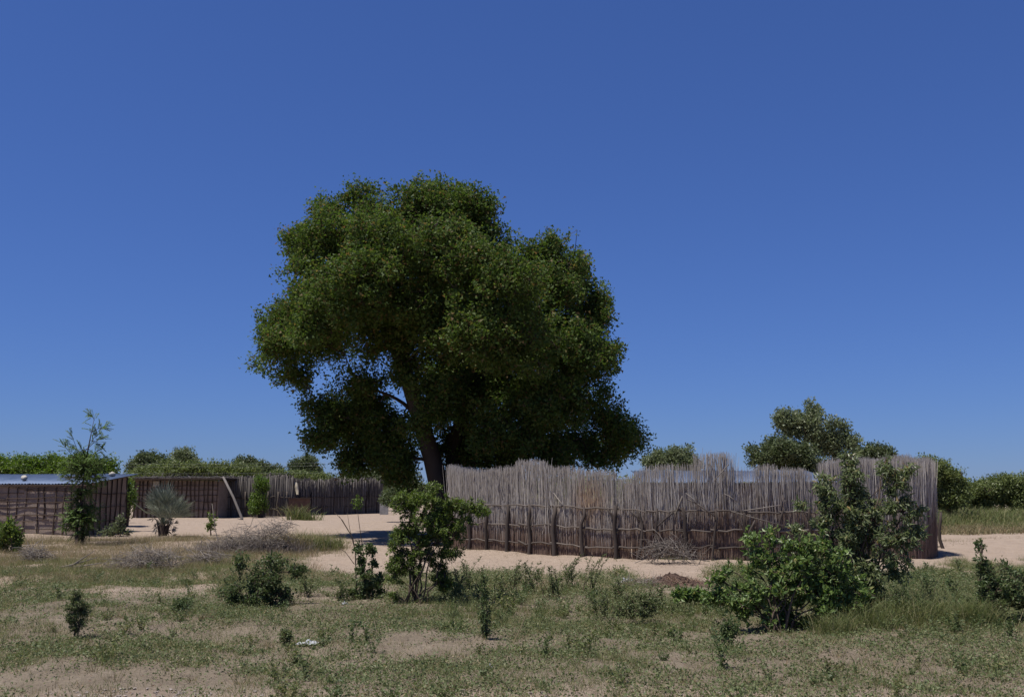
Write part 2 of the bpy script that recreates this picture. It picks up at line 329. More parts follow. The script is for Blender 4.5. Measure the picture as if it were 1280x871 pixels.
# ------------------------------------------------------------------ plant builder
def curve_path(a, b, k=5, sag=.0, wob=.04, up=.25):
    t = np.linspace(0, 1, k)[:, None]; d = np.linalg.norm(b - a)
    c = a * (1 - up) + b * up; c = c * [1, 1, 0] + np.array([0, 0, a[2] + (b[2] - a[2]) * (.5 + up * .6)])
    p = a * (1 - t)**2 + 2 * c * t * (1 - t) + b * t**2
    w = rng.normal(size=(k, 3)) * wob * d; w[0] = 0; w[-1] = 0
    return p + w
def plant(name, label, cat, base, lobes, Y, leaf, n_twigs, m, L, wr=.5, twig=.35, scatter=.05, droop=.3, group=None, twig_mat='dark_twig',
          stem_r=.02, stems=None, fork=.25, shell=.45, depth=1.0, leaf_mat_name='foliage', trunk=None, up=None, twig_r=.004, seed_path=None, part='stem', sides=6, per_limb=1, tri=False, extra=0.0, flat_top=1.0, limb_max=1.0, clump=None):
    """lobes: (px, py, rx, ry[, dY]) in the reference picture's pixels at distance Y; everything is placed as solid world geometry"""
    root = thing(name, label, cat, base, group)
    C = []; R = []
    for lb in lobes:
        px, py, rx, ry = lb[:4]; dy = lb[4] if len(lb) > 4 else 0
        c = at(px, py, Y + dy); k = (Y + dy) / F
        C.append(c); R.append([rx * k, (rx + ry) / 2 * k * depth, ry * k])
    C = np.array(C); R = np.array(R)
    vol = (R[:, 0] * R[:, 2]) ** .9; cnt = np.maximum(1, (n_twigs * vol / vol.sum()).astype(int))
    sm = MB(); limbs = []
    if trunk is not None:
        tp, tr = trunk; tp = np.array(tp); sm.tubes(tp, np.array(tr), max(sides, 6)); src = tp
    else:
        src = base[None, :]
    if trunk is not None:
        NP = np.array(src); NR = np.array(tr, float)
        for q in np.argsort(np.linalg.norm(C - np.array(tp)[len(tp) // 2], axis=1)):       # inner limbs first, outer ones fork off them
            cc = C[q]; dist = np.linalg.norm(NP - cc, axis=1) + .9 * np.maximum(NP[:, 2] - cc[2] + .3, 0) + np.where(NR < .03, .5, 0) + np.where(NP[:, 2] < NP[0, 2] + .25 * (C[:, 2].max() - NP[0, 2]), .8, 0)
            k0 = int(np.argmin(dist)); s0 = NP[k0]; r0 = min(NR[k0] * .6, limb_max); p = curve_path(s0, cc, 7, wob=.014, up=fork); rr_ = np.linspace(r0, max(r0 * .4, twig_r * 2), 7)
            sm.tubes(p, rr_, sides); limbs.append(p); NP = np.concatenate([NP, p[2:]]); NR = np.concatenate([NR, rr_[2:]])
    else:
        for c, r in zip(C, R):
            s0 = base + rng.normal(size=3) * [stem_r * 4, stem_r * 4, 0]; r0 = stem_r * rng.uniform(.6, 1)
            p = curve_path(s0, c, 7, wob=.03, up=fork); sm.tubes(p, np.linspace(r0, max(r0 * .3, twig_r), 7), sides); limbs.append(p)
    # twigs, gathered into sprays round the ends of the branches
    tips = []; st = []
    allp = np.concatenate(limbs + ([src] if trunk is not None else []))
    if clump:
        K, r0_, r1_ = clump; ck = np.maximum(1, np.round(K * vol / vol.sum()).astype(int)); CC = []
        for c, r, k_ in zip(C, R, ck):
            d = nrm(rng.normal(size=(k_, 3))); re_ = np.maximum(r - .55 * (r0_ + r1_) / 2, (.78 if Y > 40 else .45) * r); CC.append(c + d * (rng.uniform(.12, 1, (k_, 1)) ** shell) * re_ * (1 + extra * rng.normal(size=(k_, 1))))
        CC = np.concatenate(CC); RR = rng.uniform(0, 1, len(CC)) ** 1.3 * (r1_ - r0_) + r0_
        CC[:, 2] = np.maximum(CC[:, 2], gz(CC[:, 0], CC[:, 1]) + RR * .3)
        for c in CC:
            dist = ((allp - c) ** 2).sum(1) + 2.0 * np.maximum(allp[:, 2] - c[2], 0) ** 2
            a = allp[np.argmin(dist)]; sm.tubes(curve_path(a, c, 5, wob=.025, up=.15), np.linspace(twig_r * 3.2, twig_r * 1.3, 5), 3, False)
        allp = np.concatenate([allp, CC])
        per = np.maximum(2, (n_twigs * RR ** 2 / (RR ** 2).sum()).astype(int))
        for c, r, n in zip(CC, RR, per):
            off = nrm(rng.normal(size=(n, 3))) * rng.uniform(.1, 1, (n, 1)) ** .5 * [1, 1, .8]
            tp_ = c + off * r; tp_[:, 2] = np.maximum(tp_[:, 2], gz(tp_[:, 0], tp_[:, 1]) + .02)
            tips.append(tp_); st.append(tp_ - nrm(off + rng.normal(size=(n, 3)) * .4 + [0, 0, .3]) * np.minimum(twig, r * 1.1) * rng.uniform(.6, 1.2, (n, 1)))
        lobe_iter = []
    else:
        lobe_iter = list(enumerate(zip(C, R)))
    for i, (c, r) in lobe_iter:
        n = cnt[i]; d = nrm(rng.normal(size=(n, 3))); rad = rng.uniform(0, 1, n)[:, None] ** shell
        off = d * rad; off[:, 2] *= np.where(off[:, 2] > 0, flat_top, 1)
        tp_ = c + off * r * (1 + extra * rng.normal(size=(n, 1)))
        tp_[:, 2] = np.maximum(tp_[:, 2], gz(tp_[:, 0], tp_[:, 1]) + .02)
        outd = nrm(off * .8 + rng.normal(size=(n, 3)) * .35 + np.array([0, 0, .45]))
        tips.append(tp_); st.append(tp_ - outd * twig * rng.uniform(.6, 1.3, (n, 1)))
    tips = np.concatenate(tips); st = np.concatenate(st); n = len(tips)
    st[:, 2] = np.maximum(st[:, 2], gz(st[:, 0], st[:, 1]) + .01)
    # join every third twig to the closest limb point
    for q in range(0, n, 3):
        a = allp[np.argmin(((allp - st[q]) ** 2).sum(1))]
        mid = (a + st[q]) / 2 + rng.normal(size=3) * .05 * np.linalg.norm(a - st[q])
        sm.tubes(np.array([a, mid, st[q]]), np.array([twig_r * 2, twig_r * 1.5, twig_r]), 3, False)
    sm.tubes(np.stack([st, tips], 1), np.broadcast_to([twig_r, twig_r * .4], (n, 2)), 3, False)
    sm.build(part, M[twig_mat], root, smooth=True)
    # leaves
    t = rng.uniform(.1, 1.08, (n, m, 1)); P = st[:, None] * (1 - t) + tips[:, None] * t + np.clip(rng.normal(size=(n, m, 3)), -1.6, 1.6) * scatter
    dd = nrm(tips - st)[:, None]; D = dd * .6 + rng.normal(size=(n, m, 3)) * .7 - np.array([0, 0, droop])
    P = P.reshape(-1, 3); D = D.reshape(-1, 3)
    P[:, 2] = np.maximum(P[:, 2], gz(P[:, 0], P[:, 1]) + .01)
    fm = MB(); fm.leaves(P, D, L * rng.uniform(.5, 1.4, len(P)), wr, .12, up, tri)
    fm.build(leaf_mat_name, M[leaf], root)
    return root

# ------------------------------------------------------------------ the big tree
YT = 34.0; tb = at(556, 668, YT); tb[2] = 0
tpath = [tb, at(552, 618, YT), at(541, 575, YT), at(524, 520, YT), at(507, 465, YT), at(489, 420, YT), at(470, 392, YT - .3), at(448, 360, YT - .6), at(430, 325, YT - .8)]
tr_ = [.46, .38, .33, .30, .27, .23, .18, .13, .08]
LB = [(432, 292, 62, 44), (492, 268, 62, 40), (560, 266, 62, 42), (612, 298, 45, 44), (400, 350, 60, 55), (470, 345, 90, 70), (560, 340, 90, 70), (352, 425, 38, 46), (392, 420, 50, 46), (385, 300, 22, 26), (455, 246, 30, 20), (530, 240, 30, 18), (590, 250, 28, 22),
      (660, 335, 50, 44), (705, 355, 46, 56), (620, 400, 90, 80), (520, 410, 70, 50), (722, 425, 42, 46), (748, 450, 30, 34), (705, 480, 70, 60), (640, 500, 90, 70), (740, 375, 20, 30), (684, 305, 24, 18), (352, 388, 22, 30), (340, 440, 20, 22),
      (580, 490, 70, 60), (465, 508, 48, 38), (425, 525, 40, 36), (402, 538, 26, 22), (470, 560, 50, 40), (440, 575, 28, 20), (755, 520, 40, 34), (783, 548, 30, 26), (735, 560, 55, 30), (660, 560, 80, 34), (600, 560, 60, 36), (500, 590, 32, 20), (368, 466, 16, 22), (382, 490, 6, 14), (475, 432, 42, 36)]
rsd = np.random.default_rng(3)
LB = [(a, b, c, d, (rsd.uniform(-2.0, 2.0) if c > 40 else rsd.uniform(-1, 1)) + (1.2 if b > 480 else -.3)) for a, b, c, d in LB]
LB += [(400, 385, 60, 50, -2.6), (365, 415, 40, 42, 2.2), (385, 405, 45, 44, -4.2), (440, 360, 70, 55, -4.4), (480, 310, 80, 55, -3.2), (560, 310, 80, 55, -4), (620, 360, 70, 55, -4.4), (580, 330, 70, 60, 3.5), (660, 420, 70, 60, -3.6), (560, 470, 60, 50, 4), (690, 500, 60, 45, -2.2), (520, 330, 80, 60, 4),
       (620, 420, 80, 70, 4), (690, 500, 70, 50, 4), (600, 410, 55, 45, -4.6), (440, 520, 50, 40, 3.2), (400, 420, 55, 45, 4), (505, 455, 34, 34, -1.6), (470, 400, 40, 30, -2), (545, 500, 36, 40, -1.8), (520, 530, 16, 20, -1.4), (620, 574, 50, 18, .5), (690, 574, 50, 15, -.5), (745, 570, 40, 18, .8), (775, 540, 30, 26, 1), (720, 340, 30, 40, .5), (690, 400, 40, 40, .5), (640, 540, 60, 30, -2), (560, 560, 40, 26, 1.5), (412, 268, 30, 24, 0), (352, 405, 22, 34, .5), (600, 262, 40, 26, 0), (380, 300, 30, 30, 0), (745, 400, 26, 36, .3), (690, 330, 40, 30, .3), (520, 375, 60, 50, -3), (560, 420, 50, 40, -3.2), (702, 355, 44, 50, -1.6), (450, 482, 42, 28, 0), (482, 540, 42, 45, .5), (500, 572, 34, 28, 0), (400, 515, 22, 24, .5), (715, 430, 50, 46, -2), (455, 300, 60, 50, -2.2), (530, 262, 60, 36, -1)]
big = plant('shade_tree', 'huge dark green shade tree behind the reed fence, by far the largest tree', 'tree', tb, LB, YT, 'big_leaf', 11000, 50, .118, .66, twig=.5, scatter=.14, tri=True,
            droop=.35, twig_mat='bark', trunk=(tpath, tr_), fork=.3, shell=.55, depth=.95, limb_max=.085, clump=(1500, .36, .95), leaf_mat_name='crown', part='trunk', twig_r=.009, sides=7, extra=.06)
m2 = MB(); t2 = [at(563, 668, YT + .8) * [1, 1, 0], at(566, 600, YT + .8), at(567, 555, YT + .9), at(585, 500, YT + 1), at(615, 440, YT + 1), at(640, 380, YT + 1), at(650, 330, YT + 1)]
m2.tubes(np.array(t2), np.array([.36, .3, .27, .23, .18, .13, .07]), 9)
m2.tubes(np.array([t2[3], at(640, 490, YT), at(700, 470, YT - .5), at(740, 440, YT - .5)]), np.array([.17, .13, .09, .05]), 7)
m2.build('second_trunk', M['bark'], big, smooth=True)

# ------------------------------------------------------------------ near reed fence
def catmull(pts, n):
    p = np.array(pts, float); d = np.concatenate([[0], np.cumsum(np.linalg.norm(np.diff(p, axis=0), axis=1))])
    s = np.linspace(0, d[-1], n); 
    out = np.stack([np.interp(s, d, p[:, k]) for k in range(2)], 1)
    for _ in range(8): out[1:-1] = (out[:-2] + 2 * out[1:-1] + out[2:]) / 4
    return out, s
def gxy(px, py): 
    y = dist_of(py); return [at(px, py, y)[0], y]
front = [[.2, 37.0], [-1.6, 32], gxy(562, 684), gxy(588, 686.5), gxy(658, 690.5), gxy(731, 695), gxy(796, 698.3), gxy(850, 700), gxy(920, 700.5), gxy(1000, 700), gxy(1080, 699.5), gxy(1150, 698.5), gxy(1171, 696.5), [10.98, 25.6], [10.7, 28.5], [10.0, 33]]
FP, FS = catmull(front, 400)
TOPX = [550, 560, 575, 600, 620, 645, 648, 660, 682, 685, 700, 724, 727, 770, 773, 783, 790, 797, 815, 830, 850, 872, 876, 890, 914, 917, 927, 935, 945, 968, 972, 985, 1000, 1018, 1027, 1030, 1060, 1100, 1140, 1165, 1180, 1200]
TOPY = [580, 580, 583, 586, 584, 582, 574, 572, 573, 580, 581, 583, 586, 587, 594, 595, 592, 586, 580, 578, 579, 579, 567, 565, 567, 580, 586, 584, 581, 580, 585, 586, 585, 590, 588, 575, 572, 572, 571, 573, 578, 580]
def thin_at(px):                       # stretches where few tall reeds are left
    px = np.asarray(px)
    return np.where((px > 918) & (px < 946), .35, np.where((px > 842) & (px < 872), .55, np.where((px > 1012) & (px < 1030), .35, np.where((px > 770) & (px < 790), .6, 1.))))
floc = np.array([4.5, 24.0, 0.0]); 
fence = thing('reed_fence', 'tall weathered reed fence in front of the big tree, tied to crooked posts and rails', 'fence', floc)
tang = nrm(np.gradient(FP, axis=0)); norm = np.stack([tang[:, 1], -tang[:, 0]], 1)   # points to the camera side
def reed_set(n, off, jit, h_lo=None, thin=True, lean=.03, hj=.10):
    s = np.sort(rng.uniform(0, FS[-1], n))
    x = np.interp(s, FS, FP[:, 0]); y = np.interp(s, FS, FP[:, 1]); nx_ = np.interp(s, FS, norm[:, 0]); ny_ = np.interp(s, FS, norm[:, 1])
    o = off + rng.uniform(-jit, jit, n); x = x + nx_ * o; y = y + ny_ * o
    px, _ = to_px(x, y, 1.)
    ty = np.interp(px, TOPX, TOPY) + 0.
    yy = (CY - ty) / F; H = EYE + y * (sp_ + yy * cp) / (cp - yy * sp_)
    H = np.clip(H, 1.6, 2.95) 
    H = H + rng.normal(size=n) * .035 - np.abs(rng.normal(size=n)) * hj
    if thin: 
        cut = rng.uniform(size=n) > thin_at(px); H = np.where(cut, rng.uniform(1.35, 1.7, n), H)
    if h_lo is not None: H = rng.uniform(*h_lo, n)
    b = np.stack([x, y, gz(x, y) - .03], 1)
    tvec = rng.normal(size=(n, 2)) * lean
    t = b + np.stack([tvec[:, 0] * H, tvec[:, 1] * H * .5, H], 1)
    return b, t, H
def reeds_to(mbx, b, t, r0=.0040, r1=.0075):
    n = len(b); r = rng.uniform(r0, r1, n)[:, None]
    mid = (b + t) / 2 + rng.normal(size=(n, 3)) * [.018, .012, 0]; q = b * .25 + t * .75 + rng.normal(size=(n, 3)) * [.018, .012, 0]
    mbx.tubes(np.stack([b, mid, q, t], 1), r * np.array([1.05, 1, .85, .6]), 3)
mat_ = MB()
b, t, H = reed_set(4800, 0, .035, hj=.05); reeds_to(mat_, b, t)
b, t, H = reed_set(4000, -.05, .03, hj=.05); reeds_to(mat_, b, t)
b, t, H = reed_set(3000, .02, .03, (.85, 1.45)); reeds_to(mat_, b, t, .004, .008)
b, t, H = reed_set(500, .03, .03, None, True, .07, .02); reeds_to(mat_, b, t, .004, .007)
mat_.build('reed_mat', M['reed'], fence, kind='stuff')
protos = []
for k in range(10):
    m_ = MB(); p = np.array([[0, 0, 0], [rng.normal()*.02, rng.normal()*.01, .45], [rng.normal()*.02, rng.normal()*.01, .75], [0, 0, 1]])
    m_.tubes(p, np.array([.0078, .0075, .0068, .0048]), 5); me = m_.mesh('reed'); me.materials.append(M['reed']); protos.append(me)
bx, tx, Hx = reed_set(420, .045, .02, None, True, .035, .05)
vis = [i for i in range(len(bx)) if 585 < to_px(bx[i][0], bx[i][1], 1)[0] < 1176 and bx[i][1] < 30][:300]
for i in vis:
    d = Vector(tx[i] - bx[i]); o = bpy.data.objects.new('reed', protos[i % 10]); COL.objects.link(o); o.parent = fence
    o.location = bx[i] - floc; o.rotation_mode = 'QUATERNION'; o.rotation_quaternion = d.to_track_quat('Z', 'Y'); o.scale = (1, 1, d.length)
def fence_y(px):                     # distance of the fence front at a picture column
    q, _ = to_px(FP[:, 0], FP[:, 1], .5); k = (FP[:, 1] < 28.2); return float(np.interp(px, q[k], FP[k, 1]))
M['rail'] = wood_mat('rail_wood', [(.2, (.065, .052, .044)), (.6, (.125, .105, .09)), (.95, (.24, .205, .175))], 7, (.15, 1, 1), .6)
M['post'] = wood_mat('post_wood', [(.2, (.035, .027, .023)), (.6, (.072, .058, .05)), (.95, (.15, .125, .105))], 7, (1, 1, .15), .8)
posts = [((586, 634), (587, 660), (586, 688), 4.2), ((608, 633), (607, 660), (608, 689), 4.0), ((635, 630), (634, 655), (633, 690), 4.6), ((662, 630), (661, 655), (661, 692), 4.4), ((695, 632), (691, 664), (693, 695), 6.0), ((730, 634), (726, 655), (729, 696), 4.6),
         ((770, 632), (768, 660), (770, 698), 5.0), ((796, 637), (803, 656), (796, 699), 3.8), ((821, 635), (820, 660), (821, 701), 3.0), ((853, 634), (856, 660), (860, 700), 5.4), ((895, 636), (894, 660), (890, 698), 3.0), ((930, 640), (934, 668), (936, 702), 4.6),
         ((980, 634), (973, 660), (973, 702), 3.2), ((1012, 634), (1013, 660), (1012, 702), 4.0), ((1050, 634), (1052, 660), (1050, 702), 4.0), ((1096, 636), (1095, 660), (1097, 701), 4.0), ((1140, 637), (1141, 660), (1140, 700), 4.0), ((1176, 640), (1174, 662), (1180, 698), 4.0)]
for a, m_, b_, w in posts:
    Y = fence_y(b_[0]) - .17; r = w / 2 * Y / F
    P = np.array([at(*b_, Y) , at(*m_, Y), at(*a, Y)]); P[0][2] = gz(P[0][0], P[0][1]) - .05
    ctl = np.array([P[0], P[0]*.5+P[1]*.5 + rng.normal(size=3)*[.024, .012, 0], P[1], P[1]*.5+P[2]*.5 + rng.normal(size=3)*[.022, .012, 0], P[2]])
    x = MB(); x.tubes(ctl, r * np.array([1.1, 1.02, .98, .9, .72]), 7); x.build('post', M['post'], fence, smooth=True)
# forks and props belonging to single posts
for a, b_, w in [((842, 640), (822, 657), 2.4), ((922, 648), (932, 668), 2.6), ((944, 650), (935, 668), 3), ((759, 635), (768, 652), 3), ((788, 638), (802, 655), 2)]:
    Y = fence_y(a[0]) - .2; x = MB(); p0, p1 = at(*b_, Y), at(*a, Y)
    x.tubes(np.array([p0, (p0+p1)/2 + [.01, 0, .02], p1]), w/2*Y/F*np.array([1, .9, .7]), 6); x.build('fork', M['post'], fence, smooth=True)
# rails: several lengths of branch per row
RX = [570, 635, 692, 770, 849, 930, 1040, 1176]
for row in ([631, 631, 633, 636, 638, 639, 640, 640], [652, 654, 657, 662, 663, 663, 663, 662], [673, 676, 679, 685, 684, 683.5, 684, 683]):
    ed = [572, 612, 652, 692, 731, 770, 812, 850, 892, 934, 978, 1030, 1080, 1130, 1174]
    for e0, e1 in zip(ed[:-1], ed[1:]):
        px = np.linspace(e0 - 4, e1 + 4, 6); pts = []
        j = rng.normal(size=6) * .9 + rng.normal() * .6
        for q, x in enumerate(px): pts.append(at(x, np.interp(x, RX, row) + j[q], fence_y(min(max(x, 570), 1176)) - .125 + rng.normal() * .008))
        r = rng.uniform(.017, .028); x = MB(); x.tubes(np.array(pts), np.linspace(r, r * .65, 6), 6); x.build('rail', M['rail'], fence, smooth=True)
# loose sticks leaning on the fence
sticks = [((857, 616), (874, 633), .9, 'pale'), ((860, 624), (893, 645), 1.3, 'pale'), ((911, 580), (893, 601), 1.1, 'pale'), ((905, 617), (921, 627), 1.0, 'pale'), ((914, 639), (979, 657), 1.2, 'pale'), ((930, 638), (976, 631), 1.1, 'pale'), ((845, 641), (853, 620), 1.8, 'pale'), ((692, 616), (706, 634), 1.1, 'pale')]
slab = ['short pale stick resting on the fence above the plank-like post', 'long pale stick sloping down right across the reeds beside the plank-like post', 'thin pale stick leaning up against the tallest reeds of the fence',
        'short thin stick caught in the dark reeds right of the tallest reeds', 'long thin branch drooping right below the top rail near the forked post', 'pale stick lying nearly level just above the top rail near the forked post',
        'upright thick pale stick leaning left of the plank-like post', 'thin forked stick leaning on the pale grey reeds left of the rusty patch']
for (a, b_, w, _), lb in zip(sticks, slab):
    Y = fence_y(a[0]) - .16; p0, p1 = at(*a, Y), at(*b_, fence_y(b_[0]) - .2); x = MB()
    x.tubes(np.array([p0, p0*.6+p1*.4 + rng.normal(size=3)*.02, p1]), w*Y/F*np.array([.55, .6, .5]), 5)
    tag(x.build('loose_stick', M['grey_twig'], smooth=True, origin=p1), lb, 'stick', 'loose sticks on the reed fence')

# brush pile and heaps of dead twigs
def twig_heap(name, label, cat, base, lobes, Y, n, ln, r, mat, group=None, flatness=.5, part=None):
    x = MB(); k = Y / F; w = np.array([a[2] * a[3] for a in lobes], float); c = np.maximum(1, (n * w / w.sum()).astype(int))
    for (px, py, rx, ry), m_ in zip(lobes, c):
        cc = at(px, py, Y); u = nrm(rng.normal(size=(m_, 3))) * rng.uniform(0, 1, (m_, 1)) ** .5 * [rx*k, (rx+ry)*.5*k, ry*k]
        p = cc + u; d = nrm(rng.normal(size=(m_, 3)) * [1, 1, flatness] + [0, 0, .12]); l_ = ln * rng.uniform(.4, 1.3, (m_, 1))
        a = p - d * l_ * .5; e = p + d * l_ * .5; mid = p + rng.normal(size=(m_, 3)) * ln * .1
        for q in (a, e, mid): q[:, 2] = np.maximum(q[:, 2], gz(q[:, 0], q[:, 1]) + r)
        x.tubes(np.stack([a, mid, e], 1), r * rng.uniform(.6, 1.4, (m_, 1)) * np.array([1, .8, .4]), 4)
        f = mid; g2 = mid + nrm(d + rng.normal(size=(m_, 3)) * .6) * l_ * .4; g2[:, 2] = np.maximum(g2[:, 2], gz(g2[:, 0], g2[:, 1]) + r)
        x.tubes(np.stack([f, g2], 1), r * np.array([.6, .3]), 3)
    return tag(x.build(name, M[mat], smooth=True, origin=base), label, cat, group)
Yb = 22.3
twig_heap('brush_pile', 'heap of bare grey thorn branches dumped against the foot of the reed fence', 'brush pile', at(835, 702, Yb) * [1, 1, 0], [(832, 684, 30, 14), (855, 694, 28, 8), (815, 690, 16, 10)], Yb, 130, .65, .007, 'dim_twig')

# ------------------------------------------------------------------ hut inside the fence: its sheet-metal roof shows over and through the reeds
def roof_sheet(parent, a, b_, c, d, mat, corr=9, amp=.018):
    """corrugated sheet between front edge a-b and rear edge d-c"""
    n = corr * 4; u = np.linspace(0, 1, n + 1)[:, None]; z = np.array([0, 0, 1.]) * (np.sin(np.linspace(0, corr * 6.283, n + 1)) * amp)[:, None]
    fr = a * (1 - u) + b_ * u + z; re = d * (1 - u) + c * u + z; lo = np.array([0, 0, .006])
    V = np.concatenate([fr, re, fr - lo, re - lo]); i = np.arange(n); m_ = n + 1
    x = MB(); x.add(V, np.concatenate([np.stack([i, i+1, m_+i+1, m_+i], 1), np.stack([2*m_+i, 3*m_+i, 3*m_+i+1, 2*m_+i+1], 1), np.stack([i, 2*m_+i, 2*m_+i+1, i+1], 1), np.stack([m_+i, m_+i+1, 3*m_+i+1, 3*m_+i], 1)]))
    return x.build('roof_sheet', mat, parent, smooth=True)
hb = np.array([6.2, 28.6, 0.]); hut3 = thing('low_hut', 'low hut inside the reed fence, its bluish sheet-metal roof glimpsed over and between the reeds', 'hut', hb)
x = MB(); x.box(hb + [0, .5, .93], (5.4, 2.6, 1.86)); x.build('wall', M['mud'], hut3)
XL, XR = at(806, 600, 27.4)[0], at(1050, 600, 27.4)[0]
x = MB(); x.box(np.array([(XL + XR) / 2, 27.55, 1.845]), (XR - XL, .08, .07)); x.box(np.array([(XL + XR) / 2, 29, 2.02]), (XR - XL, .08, .07)); roof3 = x.build('roof', M['hut_pole'], hut3)
for k in range(7):
    a0 = XL + (XR - XL) * k / 7; a1 = XL + (XR - XL) * (k + 1) / 7 + .05; z = (k % 2) * .008
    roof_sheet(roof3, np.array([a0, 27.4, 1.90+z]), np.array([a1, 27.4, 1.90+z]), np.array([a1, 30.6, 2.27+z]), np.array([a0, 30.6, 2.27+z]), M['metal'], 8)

# ------------------------------------------------------------------ left hut
c0 = np.array([-15.75, 35.6, 0.]); fd = nrm(np.array([-.985, .17, 0])); bd = nrm(np.array([.17, .985, 0])); 
hut1 = thing('mud_hut', 'brown pole-and-mud hut under a blue metal sheet roof at the left edge', 'hut', c0 + fd * 3)
def wall_panel(p0, p1, z0, z1a, z1b, th, out, name, mat, parent, nu=24, nv=8):
    u = np.linspace(0, 1, nu); v = np.linspace(0, 1, nv); U, Vv = np.meshgrid(u, v); 
    top = z1a * (1 - U) + z1b * U
    base = p0 * (1 - U[..., None]) + p1 * U[..., None]
    bump = .006*np.sin(U*19+Vv*3) + .005*np.sin(Vv*11+U*7)
    P = base + out * bump[..., None]; P[..., 2] = z0 + (top - z0) * Vv
    B = base - out * th; B[..., 2] = z0 + (top - z0) * Vv
    i, j = np.meshgrid(np.arange(nv - 1), np.arange(nu - 1), indexing='ij'); o = (i * nu + j).ravel(); N = nu * nv
    q = np.stack([o, o+1, o+nu+1, o+nu], 1)
    t_ = (nv - 1) * nu + np.arange(nu - 1); e0 = np.arange(nv - 1) * nu; e1 = e0 + nu - 1
    qs = [q, q[:, ::-1] + N, np.stack([t_, t_+1, t_+1+N, t_+N], 1), np.stack([e0, e0+nu, e0+nu+N, e0+N], 1), np.stack([e1, e1+N, e1+nu+N, e1+nu], 1)]
    x = MB(); x.add(np.concatenate([P.reshape(-1, 3), B.reshape(-1, 3)]), np.concatenate(qs)); return x.build(name, mat, parent)
WL, WD = 6.0, 2.9
fz, rz = 1.86, 2.16
wall_panel(c0, c0 + fd * WL, -.1, fz, fz, .16, -bd, 'wall', M['mud'], hut1, 40, 12)
wall_panel(c0 - fd * .0 + bd * .02, c0 + bd * WD, -.1, fz, rz, .16, -fd, 'wall', M['mud'], hut1, 20, 10)
wall_panel(c0 + bd * WD, c0 + bd * WD + fd * WL, -.1, rz, rz, .16, bd, 'wall', M['mud'], hut1, 10, 4)
wall_panel(c0 + fd * WL, c0 + fd * WL + bd * WD, -.1, fz, rz, .16, fd, 'wall', M['mud'], hut1, 10, 4)
def pole(p0, p1, r, parent, mat='hut_pole', wob=.02, name='pole', k=5):
    t_ = np.linspace(0, 1, k)[:, None]; P = p0 * (1 - t_) + p1 * t_; P[1:-1] += rng.normal(size=(k - 2, 3)) * wob
    x = MB(); x.tubes(P, r * np.linspace(1.1, .85, k), 6); return x.build(name, M[mat], parent, smooth=True)
for s in np.arange(.04, WL, .37):
    s2 = s + rng.normal() * .07; ln = rng.choice([.0, .0, .6, 1.0])
    pole(c0 + fd * s2 - bd * .035 + [0, 0, ln], c0 + fd * (s2 + rng.normal() * .04) - bd * .035 + [0, 0, fz], rng.uniform(.018, .03), hut1)
for z in (.25, .52, .78, 1.0, 1.2, 1.38, 1.56, 1.74):
    a0 = 0.
    while a0 < WL - .3:
        a1 = min(WL, a0 + rng.uniform(1.1, 2.4)); zz = z + rng.normal() * .035
        if rng.uniform() > .12: pole(c0 + fd * a0 - bd * .05 + [0, 0, zz], c0 + fd * a1 - bd * .05 + [0, 0, zz + rng.normal() * .03], rng.uniform(.010, .017), hut1, wob=.012)
        a0 = a1 + .02
for s in np.arange(.1, WD, .34):
    pole(c0 + bd * s - fd * .04, c0 + bd * s - fd * .04 + [0, 0, fz + (rz - fz) * s / WD - .01], .025, hut1)
for z in (.5, 1.0, 1.5): pole(c0 - fd * .055 + [0, 0, z], c0 + bd * WD - fd * .055 + [0, 0, z], .014, hut1)
x = MB()
for s in np.linspace(.0, WL, 7): x.tubes(np.array([c0 + fd * s - bd * .12 + [0, 0, 1.845], c0 + fd * s + bd * (WD + .2) + [0, 0, 2.215]]), np.array([.03, .028]), 6)
x.tubes(np.array([c0 - fd * .25 - bd * .1 + [0, 0, 1.81], c0 + fd * 3 - bd * .1 + [0, 0, 1.80], c0 + fd * (WL + .2) - bd * .1 + [0, 0, 1.81]]), np.array([.035, .035, .035]), 6)
roof1 = x.build('roof', M['hut_pole'], hut1, smooth=True)
NS = 8
for k in range(NS):
    s0 = -.28 + (WL + .5) * k / NS; s1 = -.28 + (WL + .5) * (k + 1) / NS + .06; z = (k % 2) * .012 + rng.normal() * .006
    f0, f1 = c0 + fd * s0 - bd * .07, c0 + fd * s1 - bd * .07; r0, r1 = c0 + fd * s0 + bd * (WD + .25), c0 + fd * s1 + bd * (WD + .25)
    sag = [-.0, -.03, .015, .0, -.02, .01, 0, .02][k]
    up = lambda p, h: p + np.array([0, 0, h])
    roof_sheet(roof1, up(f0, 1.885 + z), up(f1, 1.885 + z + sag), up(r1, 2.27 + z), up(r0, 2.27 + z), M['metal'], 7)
M['stone'] = plain_mat('stone', (.30, .27, .23), (.45, .42, .37), 9, .9)
M['drybrush'] = M['grey_twig']
